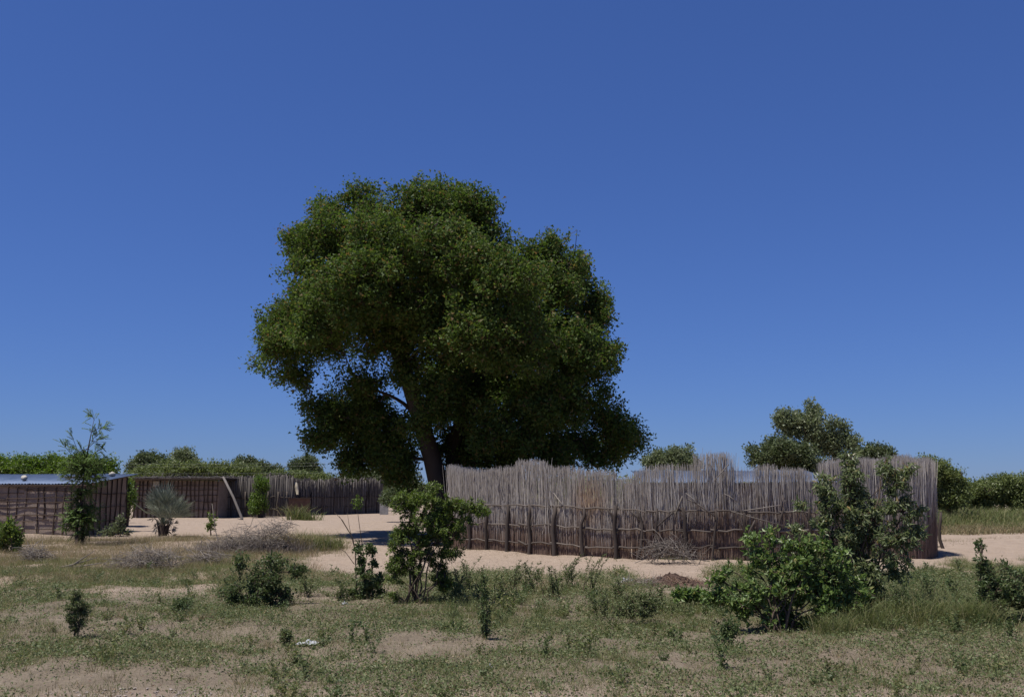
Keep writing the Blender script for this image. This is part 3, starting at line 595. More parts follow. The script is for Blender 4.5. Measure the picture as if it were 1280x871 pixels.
# stones and rubbish weighing the roof down
def roof_pt(px, f): 
    Y = 35.4 + f * 2.9; p = at(px, 600, Y); p[2] = 1.885 + .385 * ((p - c0) @ bd + .32) / (WD + .57) + .03; return p
for (px, f, r, lb) in [(140, .85, .12, 'pale round stone weighing down the right rear corner of the blue roof'), (30, .5, .13, 'stone lying on the blue roof near the left edge of the view')]:
    x = MB(); p = roof_pt(px, f); x.rock(p + [0, 0, r * .5], r, 3, .75, int(px)); tag(x.build('roof_stone', M['stone'], smooth=True, origin=p), lb, 'stone')
p = roof_pt(104, .45); x = MB()
for k in range(26):
    d = nrm(rng.normal(size=3) * [1, .7, .18]); q = p + rng.normal(size=3) * [.30, .2, .03] + [0, 0, .07]; x.tubes(np.array([q - d * .22, q + d * .22]), np.array([.012, .006]), 4)
tag(x.build('dry_brush', M['grey_twig'], smooth=True, origin=p), 'bundle of dry sticks thrown on the blue roof behind the slender tree', 'brush')

# ------------------------------------------------------------------ second hut, farther back
Y2 = 57.0; a2 = at(166, 645, Y2) * [1, 1, 0]; b2 = at(272, 645, Y2 - .8) * [1, 1, 0]
f2 = nrm(b2 - a2); n2 = np.array([f2[1], -f2[0], 0]); L2 = np.linalg.norm(b2 - a2); D2 = 3.6
hut2 = thing('flat_roofed_hut', 'long dark pole-walled hut with a flat brushwood roof behind the fan palm', 'hut', (a2 + b2) / 2)
wall_panel(a2, b2, -.1, 2.18, 2.12, .16, n2, 'wall', M['mud'], hut2, 30, 8)
wall_panel(b2, b2 - n2 * D2, -.1, 2.12, 2.12, .16, f2, 'wall', M['mud'], hut2, 10, 6)
wall_panel(a2 - n2 * D2, a2, -.1, 2.18, 2.18, .16, -f2, 'wall', M['mud'], hut2, 10, 6)
for s in np.arange(.05, L2, .27):
    pole(a2 + f2 * s + n2 * .05, a2 + f2 * (s + rng.normal() * .03) + n2 * .05 + [0, 0, 2.12], rng.uniform(.025, .045), hut2)
for z in (.5, .95, 1.3, 1.6, 1.85): pole(a2 + n2 * .08 + [0, 0, z], b2 + n2 * .08 + [0, 0, z], .02, hut2, k=9)
x = MB(); c = (a2 + b2) / 2 - n2 * (D2 / 2 - .25); x.box(c + [0, 0, 2.235], (L2 + .9, D2 + .7, .09), math.atan2(f2[1], f2[0])); x.build('roof', M['hut_pole'], hut2)
x = MB(); n = 900; u = rng.uniform(-.4, L2 + .4, n); v = rng.uniform(-.2, D2, n)
P = a2 + f2 * u[:, None] - n2 * v[:, None] + [0, 0, 2.29]; P[:, 2] += rng.uniform(0, .07, n); d = nrm(rng.normal(size=(n, 3)) * [1, 1, .12]) * rng.uniform(.15, .5, (n, 1)); 
x.tubes(np.stack([P - d, P + d], 1), np.array([.014, .008]), 3); x.build('brushwood', M['old_reed'], hut2, kind='stuff')
wc = at(197, 604.5, Y2 - .3); x = MB(); x.box(wc + n2 * .18, (.38, .03, .30), math.atan2(f2[1], f2[0])); wf = x.build('window', M['cloth'], hut2)
# leaning pole
x = MB(); p0 = at(303, 645, 54); p0[2] = 0; x.tubes(np.array([p0, at(292, 622, 54.3), at(279, 596, 55)]), np.array([.075, .068, .06]), 8)
tag(x.build('leaning_pole', M['old_reed'], smooth=True, origin=p0), 'thick grey pole leaning left beside the flat-roofed hut', 'pole')

# ------------------------------------------------------------------ rear reed fences
def rear_fence(name, label, p0, p1, h0, h1, n, posts_n, mat='old_reed', parts=70):
    p0 = np.asarray(p0, float); p1 = np.asarray(p1, float); d = p1 - p0; L_ = np.linalg.norm(d); u = d / L_; nn = np.array([u[1], -u[0], 0])
    root = thing(name, label, 'fence', p0 * .5 + p1 * .5)
    t_ = np.sort(rng.uniform(0, 1, n)); b_ = p0 + d * t_[:, None] + nn * rng.normal(size=(n, 1)) * .05
    h = h0 + (h1 - h0) * t_ + .07 * np.sin(t_ * L_ * 2.1) + .05*np.sin(t_*L_*5.3+1) + rng.normal(size=n) * .07
    e = b_ + np.stack([rng.normal(size=n) * .05, rng.normal(size=n) * .03, h], 1); x = MB()
    x.tubes(np.stack([b_, (b_ + e) / 2 + rng.normal(size=(n, 3)) * .015, e], 1), rng.uniform(.016, .028, (n, 1)) * np.array([1, .9, .6]), 4)
    x.build('reed_mat', M[mat], root, kind='stuff')
    for k in range(parts):
        q = p0 + d * ((k + .5) / parts) + nn * .09; pole(q, q + np.array([rng.normal() * .05, 0, h0 + (h1 - h0) * k / parts + rng.normal() * .09]), .024, root, mat, .015, 'reed', 3)
    for k in range(posts_n):
        q = p0 + d * ((k + .4) / posts_n) + nn * .15; pole(q, q + np.array([rng.normal() * .08, 0, 1.5]), .05, root, 'post', .03, 'post')
    for z in (.5, 1.15): pole(p0 + nn * .13 + [0, 0, z], p1 + nn * .13 + [0, 0, z], .03, root, 'post', .03, 'rail', 12)
    return root
def gp(px, Y): return at(px, 640, Y) * [1, 1, 0]
rear_fence('reed_fence', 'dark reed fence stretch between the leaning pole and the green vine', gp(283, 57.5), gp(332, 58), 2.25, 2.3, 330, 3)
rear_fence('reed_fence', 'lighter short reed panel standing between the green vine and the pale cloth', gp(331, 59), gp(366, 59.5), 2.5, 2.35, 240, 3, 'old_reed', 40)
rear_fence('reed_fence', 'long dark reed fence at the back of the sand yard, left of the big tree', gp(365, 60), gp(476, 67), 2.15, 2.3, 1100, 8, 'old_reed', 120)
x = MB(); n = 16; P = [at(366, 604, 59.6), at(369, 603, 59.5), at(371, 610, 59.4), at(372, 618, 59.4)]
V = []; 
for p, w in zip(P, (.04, .11, .12, .06)): V += [p - [w, .02, 0], p + [0, -.06, .03], p + [w, .02, 0], p + [0, .05, 0]]
x.add(np.array(V), [[i*4+j, i*4+(j+1) % 4, i*4+4+(j+1) % 4, i*4+4+j] for i in range(3) for j in range(4)] + [[0, 1, 2, 3], [15, 14, 13, 12]])
tag(x.build('hanging_cloth', M['cloth'], smooth=True, origin=P[1]), 'pale cloth hanging from the top of the rear reed fence', 'cloth')
dr = thing('rusty_panel', 'rusty brown panel set low against the rear reed fence below the cloth', 'panel', gp(373, 58.9))
x = MB(); x.box(gp(374, 58.9) + [0, 0, .62], (1.3, .04, .9), .4); x.build('sheet', M['rust'], dr)
x = MB(); x.box(gp(374, 58.8) + [0, 0, 1.1], (1.36, .07, .06), .4); x.build('edge_bar', M['hut_pole'], dr)
x = MB(); c = gp(480, 63); x.box(c + [0, 0, .6], (.55, .45, 1.2), .15); x.box(c + [0, 0, 1.225], (.6, .5, .05), .15)
tag(x.build('block_pillar', M['block'], origin=c), 'pale grey block pillar at the right end of the rear fence', 'pillar')

# ------------------------------------------------------------------ fan palm
Yp = dist_of(670); pb = gpt(203, 670); palm = thing('fan_palm', 'grey-green fan palm shrub standing in the sand before the flat-roofed hut', 'palm', pb)
x = MB(); 
for dx, s in ((0, 1), (-.12, .7), (.14, .75)):
    x.tubes(np.array([pb + [dx * .4, 0, -.05], pb + [dx, .02, .25], pb + [dx * 1.7, 0, .5]]), np.array([.13, .11, .07]) * s, 8)
x.build('trunk', M['bark'], palm, smooth=True)
nf = 40
for k in range(nf):
    az = k * 2.39996 + rng.normal() * .2; el = math.radians([86, 72, 62, 52, 66, 40, 78, 30][k % 8] + rng.normal() * 6)
    d = np.array([math.cos(az) * math.cos(el), math.sin(az) * math.cos(el) * .9, math.sin(el)])
    x = MB(); s0 = pb + [0, 0, .35] + d * .1; pl = rng.uniform(.50, .76); s1 = s0 + d * pl
    x.tubes(np.array([s0, (s0 + s1) / 2 + [0, 0, .02], s1]), np.array([.014, .011, .008]), 4)
    nb = 13; sd_ = nrm(np.cross(d, [0, 0, 1.])); nn = np.cross(sd_, d)
    an = np.linspace(-.95, .95, nb); bd_ = d * np.cos(an)[:, None] + (sd_ * .9 + nn * .25) * np.sin(an)[:, None]
    ln = rng.uniform(.72, .98) * (1 - .22 * np.abs(an) / 1.25) * rng.uniform(.85, 1.1, nb)
    Pm = s1 + bd_ * (ln * .55)[:, None]; T = s1 + bd_ * ln[:, None] - np.array([0, 0, 1]) * (.02 + .04 * math.cos(el)) * ln[:, None]
    w = .015; wv = np.cross(bd_, nn); wv = nrm(wv) * w
    V = np.stack([np.repeat(s1[None], nb, 0), Pm + wv, T, Pm - wv], 1); o = (np.arange(nb) * 4)[:, None]
    x.add(V, None, np.concatenate([o + [0, 1, 2], o + [0, 2, 3]], 0))
    x.build('frond', M['palm_leaf'], palm)
x = MB()
for k in range(14):
    az = rng.uniform(0, 6.28); d = np.array([math.cos(az) * .6, math.sin(az) * .6, rng.uniform(-.3, .5)]); s0 = pb + [0, 0, rng.uniform(.15, .45)]
    e = s0 + d * rng.uniform(.4, .75); e[2] = max(e[2], .05); x.tubes(np.array([s0, (s0 + e) / 2 + [0, 0, .1], e]), np.array([.012, .01, .005]), 4)
    x.leaves(np.repeat(e[None], 8, 0), d + rng.normal(size=(8, 3)) * .5 - [0, 0, .5], .22, .07)
x.build('dead_frond', M['grey_twig'], palm)

# ------------------------------------------------------------------ background trees (each one a thing)
def far_tree(label, px, Y, lobes, leaf, n, m, L, group='trees beyond the village', name='bush_tree', tr=.16, cat='tree', twig=.5, scatter=.2, trunk_px=None):
    b_ = gp(px, Y); top = lobes[0]
    T = [b_, b_ * .5 + at(px, 604, Y) * .5 + [0.1, 0, 0], at(px, min(604, top[1] + top[3] * .6), Y), at(top[0], top[1], Y)]
    return plant(name, label, cat, b_, lobes, Y, leaf, int(n * 1.2), int(m * 1.9), L * .68, .66, twig, scatter, .25, group, 'bark', trunk=(T, [tr, tr * .85, tr * .7, tr * .25]), shell=.5, depth=1.0, leaf_mat_name='crown', part='trunk', twig_r=.012, extra=.08, sides=5, tri=True, clump=(max(16, n // 4), .010 * Y * .4, .010 * Y * 1.05))
far_tree('tall pale spreading tree with visible limbs behind the right part of the fence', 1008, 84, [(1002, 527, 36, 22), (985, 535, 22, 18), (1040, 545, 34, 20), (1062, 548, 16, 12), (1015, 553, 40, 18), (1045, 568, 28, 14), (1022, 514, 26, 11), (1022, 530, 40, 20), (1060, 552, 20, 14), (975, 520, 14, 10)], 'far_pale', 360, 26, .34, tr=.3, twig=.9, scatter=.26)
far_tree('dark round tree in front of the tall pale tree behind the fence', 975, 66, [(972, 565, 36, 20), (995, 568, 36, 18), (955, 575, 22, 14), (1005, 580, 30, 16)], 'far_dark', 420, 30, .26)
far_tree('small dark tree just right of the tall pale tree', 1095, 72, [(1092, 567, 24, 11), (1107, 570, 14, 10)], 'far_dark', 130, 26, .28)
far_tree('olive round-topped tree behind the middle of the fence', 840, 92, [(838, 572, 30, 15), (858, 577, 18, 11), (818, 578, 16, 9)], 'far_pale', 330, 26, .3)
far_tree('leafy bush tree rising behind the right end of the fence', 1184, 45, [(1178, 592, 26, 18), (1194, 608, 14, 15), (1160, 585, 18, 12), (1185, 620, 22, 20)], 'far_green', 420, 28, .16, scatter=.14)
far_tree('dense green bush at the right edge beyond the sandy track', 1250, 50, [(1235, 614, 34, 17), (1262, 608, 30, 17), (1288, 606, 30, 18), (1225, 622, 30, 14), (1270, 628, 36, 16)], 'far_green', 620, 28, .16, scatter=.14, name='bush')
far_tree('darker green bush between the fence end and the right edge bush', 1208, 54, [(1208, 618, 24, 16), (1190, 628, 22, 14)], 'far_bright', 260, 26, .16, scatter=.14, name='bush')
far_tree('bright green tree showing over the blue roof at the left edge', 80, 48, [(60, 583, 44, 17), (100, 580, 40, 14), (130, 588, 22, 14), (35, 586, 26, 17), (5, 584, 26, 16), (85, 592, 60, 14)], 'far_bright', 760, 28, .17, scatter=.14)
far_tree('dark domed tree behind the left end of the flat-roofed hut', 186, 92, [(186, 579, 24, 15), (172, 586, 14, 11), (200, 583, 12, 11)], 'far_dark', 300, 26, .3)
far_tree('grey dome-topped tree right of the dark domed tree', 229, 104, [(229, 571, 17, 10), (220, 579, 12, 8), (240, 576, 9, 7)], 'far_pale', 150, 22, .3)
far_tree('dark flat-domed tree behind the leaning pole', 312, 96, [(308, 580, 22, 9), (325, 586, 12, 9)], 'far_dark', 180, 26, .3)
far_tree('small dark tree in the gap left of the feather-topped tree beyond the rear fence', 345, 100, [(346, 588, 14, 8), (338, 592, 10, 7)], 'far_dark', 110, 24, .28)
far_tree('taller dark tree with ragged top beyond the rear reed fence', 382, 98, [(382, 580, 17, 11), (372, 588, 14, 10), (392, 588, 12, 9)], 'far_dark', 230, 26, .28)
far_tree('wide light green bush over the left half of the flat roof', 215, 78, [(205, 590, 34, 9), (235, 587, 30, 10), (180, 594, 18, 8)], 'far_green', 420, 26, .24, name='bush')
far_tree('wide light green bush over the right end of the flat roof', 280, 80, [(270, 588, 34, 11), (300, 591, 26, 9), (255, 592, 24, 8)], 'far_green', 420, 26, .24, name='bush')
far_tree('low light green bush above the long rear reed fence', 375, 84, [(372, 597, 34, 7), (345, 598, 20, 6), (400, 600, 20, 6)], 'far_green', 220, 24, .24, name='bush')
far_tree('grey-green bush under the hanging left side of the big tree', 455, 74, [(440, 600, 24, 9), (475, 597, 30, 12), (505, 600, 24, 14)], 'far_pale', 260, 24, .26, name='bush')
far_tree('pale scrubby bush seen beneath the big tree beside its trunk', 515, 50, [(512, 612, 20, 16), (490, 622, 16, 12)], 'far_dark', 200, 24, .17, scatter=.12, name='bush')
far_tree('green bush growing between the blue-roofed hut and the flat-roofed hut', 157, 44, [(153, 605, 8, 12), (156, 625, 10, 18), (150, 640, 9, 16)], 'far_bright', 220, 24, .12, scatter=.1, twig=.3, name='bush')
far_tree('green climbing vine covering a gap in the rear fence', 326, 57, [(326, 607, 7, 9), (324, 622, 6, 10), (322, 633, 9, 8)], 'far_bright', 150, 24, .14, scatter=.1, twig=.25, name='vine', cat='vine', group=None)
# far-off bushland that closes the horizon
x = MB(); n = 42000
ang = rng.uniform(-.75, .75, n); dd = rng.uniform(150, 330, n) ; xx = np.tan(ang) * dd
hh = (2.0 + 1.1 * np.sin(xx * .11) + .8 * np.sin(xx * .043 + dd * .05) + rng.normal(size=n) * .3); P = np.stack([xx, dd, np.clip(hh, .6, 5) * rng.uniform(.05, 1, n) ** .6], 1)
x.leaves(P, rng.normal(size=(n, 3)) - [0, 0, .2], rng.uniform(.7, 1.3, n), .7, .1, None, True); x.build('far_bushland', M['far_green'], kind='stuff')
# overhead wires
wires = thing('power_line', 'faint overhead wires crossing above the huts on the left', 'power line', (-40, 70, 4))
for py, dY in ((578.5, 0), (582, 0), (590.5, 0)):
    pts = np.array([at(px_, py + 2.2 * math.sin(math.pi * (px_ + 40) / 520) - 1, 70) for px_ in np.linspace(-40, 480, 14)]); x = MB(); x.tubes(pts, np.full(14, .0025), 5); x.build('wire', M['wire'], wires)

# ------------------------------------------------------------------ middle distance plants on the left
b_ = gpt(103, 682); Ys = b_[1]
tp = [b_, at(104, 650, Ys), at(101, 620, Ys), at(106, 590, Ys), at(110, 560, Ys), at(118, 522, Ys)]
slender = thing('slender_tree', 'slender feathery young tree rising in front of the blue-roofed hut', 'tree', b_)
x = MB(); x.tubes(np.array(tp), np.array([.045, .038, .03, .022, .014, .006]), 7); x.tubes(np.array([gpt(96, 683), at(96, 655, Ys), at(98, 630, Ys)]), np.array([.05, .045, .035]), 7)
feath = [((106, 590), (82, 552)), ((106, 590), (88, 540)), ((110, 560), (128, 532)), ((110, 560), (126, 548)), ((114, 540), (132, 534)), ((108, 575), (128, 560)), ((108, 570), (92, 560)), ((110, 565), (118, 522)), ((105, 590), (76, 552)), ((106, 588), (132, 570)), ((104, 600), (82, 596)), ((105, 600), (130, 594)), ((110, 580), (100, 556)), ((118, 525), (112, 518)), ((112, 550), (125, 556))]
ends = []
for a, e in feath:
    dy = rng.normal() * .25; p0, p1 = at(*a, Ys), at(*e, Ys + dy); x.tubes(np.array([p0, (p0 + p1) / 2 + [0, 0, .04], p1]), np.array([.010, .008, .004]), 4); ends.append((p0, p1))
lobes_s = [(103, 582, 24, 14), (108, 598, 24, 8), (95, 640, 12, 22), (110, 645, 18, 18), (103, 665, 10, 10), (105, 615, 12, 10), (85, 652, 8, 10)]
fm = MB()
def pinnate(fm, a, d, ln, n=12, w=.02, ll=.075):
    d = nrm(d); sd = nrm(np.cross(d, [.1, .2, 1.])); t = np.linspace(.15, 1, n); P = a + d * ln * t[:, None] - np.array([0, 0, 1.]) * (t ** 2)[:, None] * ln * .18
    fm.leaves(np.concatenate([P, P]), np.concatenate([sd + d * .5 - [0, 0, .1]] * n + [-sd + d * .5 - [0, 0, .1]] * n).reshape(-1, 3), ll, .42, .05, 2)
for p0, p1 in ends:
    for k in range(8):
        t = rng.uniform(.35, 1.0); q = p0 * (1 - t) + p1 * t; pinnate(fm, q, (p1 - p0) / np.linalg.norm(p1 - p0) + rng.normal(size=3) * .5, rng.uniform(.22, .36))
for px, py, rx, ry in lobes_s:
    for k in range(int(rx * ry * .45)):
        u = nrm(rng.normal(size=3)) * rng.uniform() ** .4; q = at(px, py, Ys) + u * np.array([rx, rx, ry]) * Ys / F
        pinnate(fm, q, rng.normal(size=3) + [0, 0, .1], rng.uniform(.18, .32), 10, ll=.08)
        if k % 3 == 0:
            a = np.array(tp)[np.argmin(((np.array(tp) - q) ** 2).sum(1))]; x.tubes(np.array([a, (a + q) / 2 + [0, 0, .03], q]), np.array([.008, .006, .003]), 4)
x.build('trunk', M['bark'], slender, smooth=True); fm.build('crown', M['feather_leaf'], slender)

plant('sapling', 'small bright leafy sapling beside a bare white stick on the sand', 'sapling', gpt(263, 667), [(264, 650, 7, 12), (263, 658, 6, 6)], dist_of(667), 'shrub_leaf', 45, 9, .09, .5, .15, .02, .4, part='stem')
x = MB(); p0 = gpt(273, 679); x.tubes(np.array([p0, at(269, 662, p0[1]), at(267, 645, p0[1]), at(265, 629, p0[1])]), np.array([.016, .013, .012, .007]), 5)
tag(x.build('bare_stick', M['grey_twig'], smooth=True, origin=p0), 'bare white stick poking up beside the small leafy sapling', 'stick')
plant('bush', 'ragged green bush cut by the left edge beside the mud hut', 'bush', gpt(24, 692), [(20, 672, 10, 18), (10, 660, 12, 20), (2, 680, 14, 14)], dist_of(692), 'shrub_leaf', 200, 9, .10, .5, .3, .03, .3, clump=(26, .1, .22), twig_r=.004)
plant('bush', 'low bush with grey dead stalks at the foot of the mud hut dark side', 'bush', gpt(148, 671), [(148, 658, 12, 8), (135, 664, 14, 5), (152, 648, 6, 8), (160, 664, 8, 4)], dist_of(671), 'far_pale', 120, 8, .09, .5, .25, .03, .3)

# grass-clump things
def grass_clump(name, label, lobes, Y, n, h, w, mat, group=None, lean=.3, cat='grass clump'):
    k = Y / F; b_ = np.array([at(lobes[0][0], 650, Y)[0], Y, 0.]); x = MB()
    W_ = np.array([a[1] for a in lobes], float); c = (n * W_ / W_.sum()).astype(int)
    for (px, rx, hh), m_ in zip(lobes, c):
        cx = at(px, 650, Y)[0]; u = rng.normal(size=(m_, 2)) * .5 * rx * k; P = np.stack([cx + u[:, 0], Y + u[:, 1], 0 * u[:, 0]], 1); P[:, 2] = gz(P[:, 0], P[:, 1]) - .01
        D = np.concatenate([rng.normal(size=(m_, 2)) * lean + u * .3, np.ones((m_, 1))], 1); x.blades(P, D, hh * k * rng.uniform(.5, 1.15, m_), w, .45)
    return tag(x.build(name, M[mat], origin=b_), label, cat, group)
Yh = dist_of(690)
grass_clump('grass_clump', 'green grass tussock on the sand at the right end of the twig heap', [(400, 24, 30), (418, 14, 20), (385, 16, 34)], dist_of(688), 900, .5, .012, 'grass')
grass_clump('grass_clump', 'reddish dry grass tussock between the grey twig heap and the green tussock', [(358, 22, 36), (345, 16, 30), (375, 14, 30)], dist_of(690), 900, .5, .012, 'dry_grass')
grass_clump('grass_clump', 'tuft of green grass at the foot of the lighter rear reed panel', [(370, 14, 26), (385, 14, 14)], 52, 360, .5, .03, 'grass')
M['grey_grass'] = leaf_mat('grey_grass', [(0, (.10, .085, .075)), (.6, (.18, .155, .14)), (1, (.27, .235, .21))], .2, .8)
grass_clump('grass_clump', 'wide fuzzy mass of dead purplish-grey grass around the grey twig heap', [(300, 44, 24), (340, 40, 30), (272, 34, 20), (320, 60, 16), (365, 30, 26)], dist_of(691), 3600, .5, .007, 'grey_grass', None, .55)
twig_heap('twig_heap', 'wide heap of grey dead twigs left of the reddish dry grass', 'brush pile', gpt(315, 692), [(320, 672, 44, 17), (285, 682, 34, 12), (350, 660, 20, 12), (330, 686, 50, 10)], dist_of(692), 700, .6, .005, 'grey_twig')
twig_heap('fallen_branches', 'low spread of grey fallen branches in the dry grass below the fan palm', 'brush pile', gpt(175, 714), [(180, 702, 34, 10), (210, 706, 20, 8), (150, 706, 24, 7), (190, 696, 44, 12)], dist_of(712), 300, .6, .005, 'grey_twig')
twig_heap('fallen_branches', 'tangle of dead grey branches at the left edge of the dry grass', 'brush pile', gpt(48, 705), [(50, 694, 18, 9), (36, 690, 12, 8)], dist_of(706), 120, .5, .005, 'grey_twig')
twig_heap('fallen_branches', 'sparse dead branches lying left of the large dark shrub', 'brush pile', gpt(258, 706), [(262, 698, 22, 9), (245, 702, 14, 6)], dist_of(706), 130, .6, .005, 'grey_twig')
x = MB(); p0 = gpt(76, 713)
for q in [((76, 712), (96, 704), (122, 696)), ((76, 713), (95, 710), (112, 711)), ((86, 709), (100, 700), (118, 688)), ((80, 712), (104, 707), (128, 703))]:
    P = np.array([at(a, b2_, p0[1]) for a, b2_ in q]); P[:, 2] = np.maximum(P[:, 2], gz(P[:, 0], P[:, 1]) + .02); x.tubes(P, np.array([.02, .015, .006]), 5)
tag(x.build('dead_branch', M['grey_twig'], smooth=True, origin=p0), 'long bare forked branch lying pale in the dry grass below the mud hut', 'branch')

# ------------------------------------------------------------------ foreground shrubs
Yc = dist_of(756)
plant('shrub', 'feathery fresh green shrub with dark stems standing before the left end of the reed fence', 'shrub', gpt(524, 757),
      [(540, 632, 44, 24), (505, 630, 22, 22), (575, 630, 36, 14), (595, 638, 22, 12), (535, 660, 44, 24), (560, 655, 34, 20), (505, 680, 24, 28), (525, 700, 30, 26), (495, 720, 16, 30), (560, 690, 18, 20), (556, 720, 16, 20), (540, 608, 16, 8)],
      Yc, 'shrub_leaf', 2000, 15, .038, .5, .2, .018, .2, clump=(330, .04, .12), stem_r=.018, twig_r=.003, up=1.2)
plant('shrub', 'upright leafy shrub with bare dead stems, just left of the feathery green shrub', 'shrub', gpt(457, 750),
      [(456, 720, 17, 28), (448, 738, 20, 14), (470, 730, 14, 22), (466, 690, 9, 22), (449, 688, 8, 18)], dist_of(750), 'dark_leaf', 300, 11, .05, .55, .2, .016, .1, clump=(60, .04, .10), stem_r=.014, twig_r=.003)
x = MB(); p0 = gpt(446, 749); Yq = p0[1]
for q, r in [([(446, 748), (444, 690), (441, 672), (424, 645)], .012), ([(441, 672), (428, 650), (418, 640)], .007), ([(444, 690), (437, 660), (434, 640)], .006), ([(443, 705), (432, 690), (422, 683)], .007), ([(456, 745), (454, 690), (449, 655), (446, 632)], .008)]:
    P = np.array([at(a, b2_, Yq) for a, b2_ in q]); x.tubes(P, np.linspace(r, r * .4, len(P)), 5)
sp2 = thing('tall_sapling', 'thin bare sapling with one tuft of leaves at its tip, left of the feathery shrub', 'sapling', p0)
x.build('stem', M['dark_twig'], sp2, smooth=True); x = MB(); n = 150
P = at(447, 628, Yq) + nrm(rng.normal(size=(n, 3))) * rng.uniform(0, 1, (n, 1)) ** .5 * [.095, .09, .13]; x.leaves(P, rng.normal(size=(n, 3)) - [0, 0, .3], .045, .55); x.build('foliage', M['shrub_leaf'], sp2)
plant('shrub', 'wide dark green shrub below the grey twig heap', 'shrub', gpt(322, 757),
      [(318, 736, 38, 20), (342, 702, 26, 13), (300, 702, 10, 18), (372, 708, 12, 14), (335, 722, 30, 16), (292, 740, 16, 14), (350, 744, 26, 12), (320, 750, 50, 8)], dist_of(757), 'dark_leaf', 620, 12, .042, .55, .26, .03, .1, clump=(110, .05, .15), stem_r=.014, twig_r=.003)
plant('sapling', 'small bushy sapling alone on bare soil in the left foreground', 'sapling', gpt(95, 798), [(96, 756, 16, 20), (92, 768, 14, 14), (98, 776, 12, 12), (95, 744, 10, 10)], dist_of(798), 'weed_leaf', 260, 14, .03, .35, .12, .012, .1, clump=(60, .025, .065), stem_r=.009, twig_r=.002)
Yr = dist_of(787)
plant('shrub', 'low bright shrub with large glossy leaves in the right foreground', 'shrub', gpt(975, 789),
      [(955, 725, 40, 34), (925, 742, 36, 22), (990, 712, 40, 30), (1002, 750, 44, 30), (945, 690, 9, 20), (960, 690, 10, 18), (895, 745, 22, 16), (965, 765, 40, 18), (900, 722, 16, 14), (1010, 690, 24, 22), (930, 760, 26, 16), (1040, 735, 28, 32), (1060, 760, 24, 18), (985, 680, 8, 16), (905, 712, 8, 12), (1005, 775, 34, 12), (940, 675, 5, 14), (963, 672, 5, 12), (1048, 702, 24, 22), (1030, 675, 10, 16), (1072, 740, 22, 22)],
      Yr, 'bright_leaf', 950, 12, .064, .52, .2, .025, .05, clump=(210, .05, .13), stem_r=.016, twig_r=.004)
plant('shrub', 'sprawling bright green offshoot left of the large-leaved shrub', 'shrub', gpt(862, 764), [(866, 744, 26, 8), (850, 742, 16, 6), (885, 748, 16, 10)], dist_of(764), 'bright_leaf', 110, 10, .07, .6, .16, .02, .0, clump=(18, .06, .12), stem_r=.01, twig_r=.003)
plant('tall_shrub', 'tall shrub with narrow drooping leaves before the right part of the reed fence', 'shrub', gpt(1072, 776),
      [(1068, 612, 16, 30), (1060, 590, 9, 16), (1115, 598, 18, 22), (1090, 630, 34, 40), (1052, 650, 30, 36), (1128, 640, 22, 30), (1030, 622, 13, 22), (1085, 680, 50, 40), (1125, 680, 28, 24), (1040, 690, 34, 30), (1078, 720, 42, 30), (1025, 648, 16, 14), (1145, 658, 14, 14), (1000, 660, 16, 10), (1030, 598, 8, 14), (1062, 572, 7, 14), (1108, 574, 9, 12), (1132, 585, 9, 14), (1000, 632, 14, 6), (1018, 690, 30, 26), (1060, 740, 40, 26), (1120, 705, 24, 18), (1150, 640, 10, 16), (1035, 720, 30, 30), (1010, 700, 22, 20), (1062, 600, 9, 26), (1068, 640, 20, 30), (1110, 600, 10, 24), (1035, 610, 8, 20), (1050, 745, 34, 20)],
      dist_of(776), 'willow_leaf', 1250, 14, .075, .30, .26, .02, .55, clump=(260, .05, .14), stem_r=.018, twig_r=.004)
plant('shrub', 'dark bush with tall flowering spikes at the right edge', 'shrub', gpt(1243, 780),
      [(1240, 745, 26, 32), (1262, 735, 22, 40), (1228, 690, 5, 24), (1232, 715, 10, 20), (1285, 740, 26, 34), (1218, 758, 16, 18)], dist_of(780), 'dark_leaf', 420, 12, .045, .5, .2, .016, .1, clump=(110, .04, .12), stem_r=.012, twig_r=.003)
plant('small_bush', 'round dusty green bush below the dirt heap', 'bush', gpt(795, 779), [(792, 754, 26, 20), (812, 750, 18, 14), (775, 760, 14, 12)], dist_of(779), 'weed_leaf', 220, 12, .035, .45, .18, .015, .1, clump=(26, .06, .14), stem_r=.009, twig_r=.0025)
plant('weed', 'single tall dark leafy weed stalk in the middle foreground', 'weed', gpt(606, 800), [(605, 745, 6, 20), (606, 770, 8, 20), (605, 725, 4, 14), (607, 788, 7, 10)], dist_of(800), 'dark_leaf', 90, 10, .035, .5, .09, .01, .1, stem_r=.007, twig_r=.002)
plant('small_bush', 'small dark green bush on the grass between the path and the wide dark shrub', 'bush', gpt(232, 767), [(230, 755, 12, 10), (222, 760, 9, 6)], dist_of(767), 'dark_leaf', 70, 12, .035, .5, .1, .012, .1, stem_r=.006, twig_r=.002)
plant('small_bush', 'small dark tuft beside the crumpled white plastic', 'bush', gpt(358, 802), [(358, 793, 10, 8)], dist_of(802), 'weed_leaf', 55, 12, .03, .5, .08, .012, .1, stem_r=.005, twig_r=.002)
plant('small_bush', 'low dark green mound of leaves right of the tall shrub foot', 'bush', gpt(1130, 780), [(1128, 752, 26, 20), (1105, 758, 20, 18), (1150, 762, 22, 14)], dist_of(780), 'dark_leaf', 260, 13, .035, .4, .16, .015, .1, clump=(30, .06, .14), stem_r=.008, twig_r=.0025)
plant('small_bush', 'dark low bush between the tall shrub and the right edge bush', 'bush', gpt(1190, 776), [(1188, 755, 22, 16), (1168, 760, 16, 12), (1208, 762, 12, 10)], dist_of(776), 'weed_leaf', 180, 13, .035, .4, .16, .015, .1, clump=(22, .06, .14), stem_r=.008, twig_r=.0025)
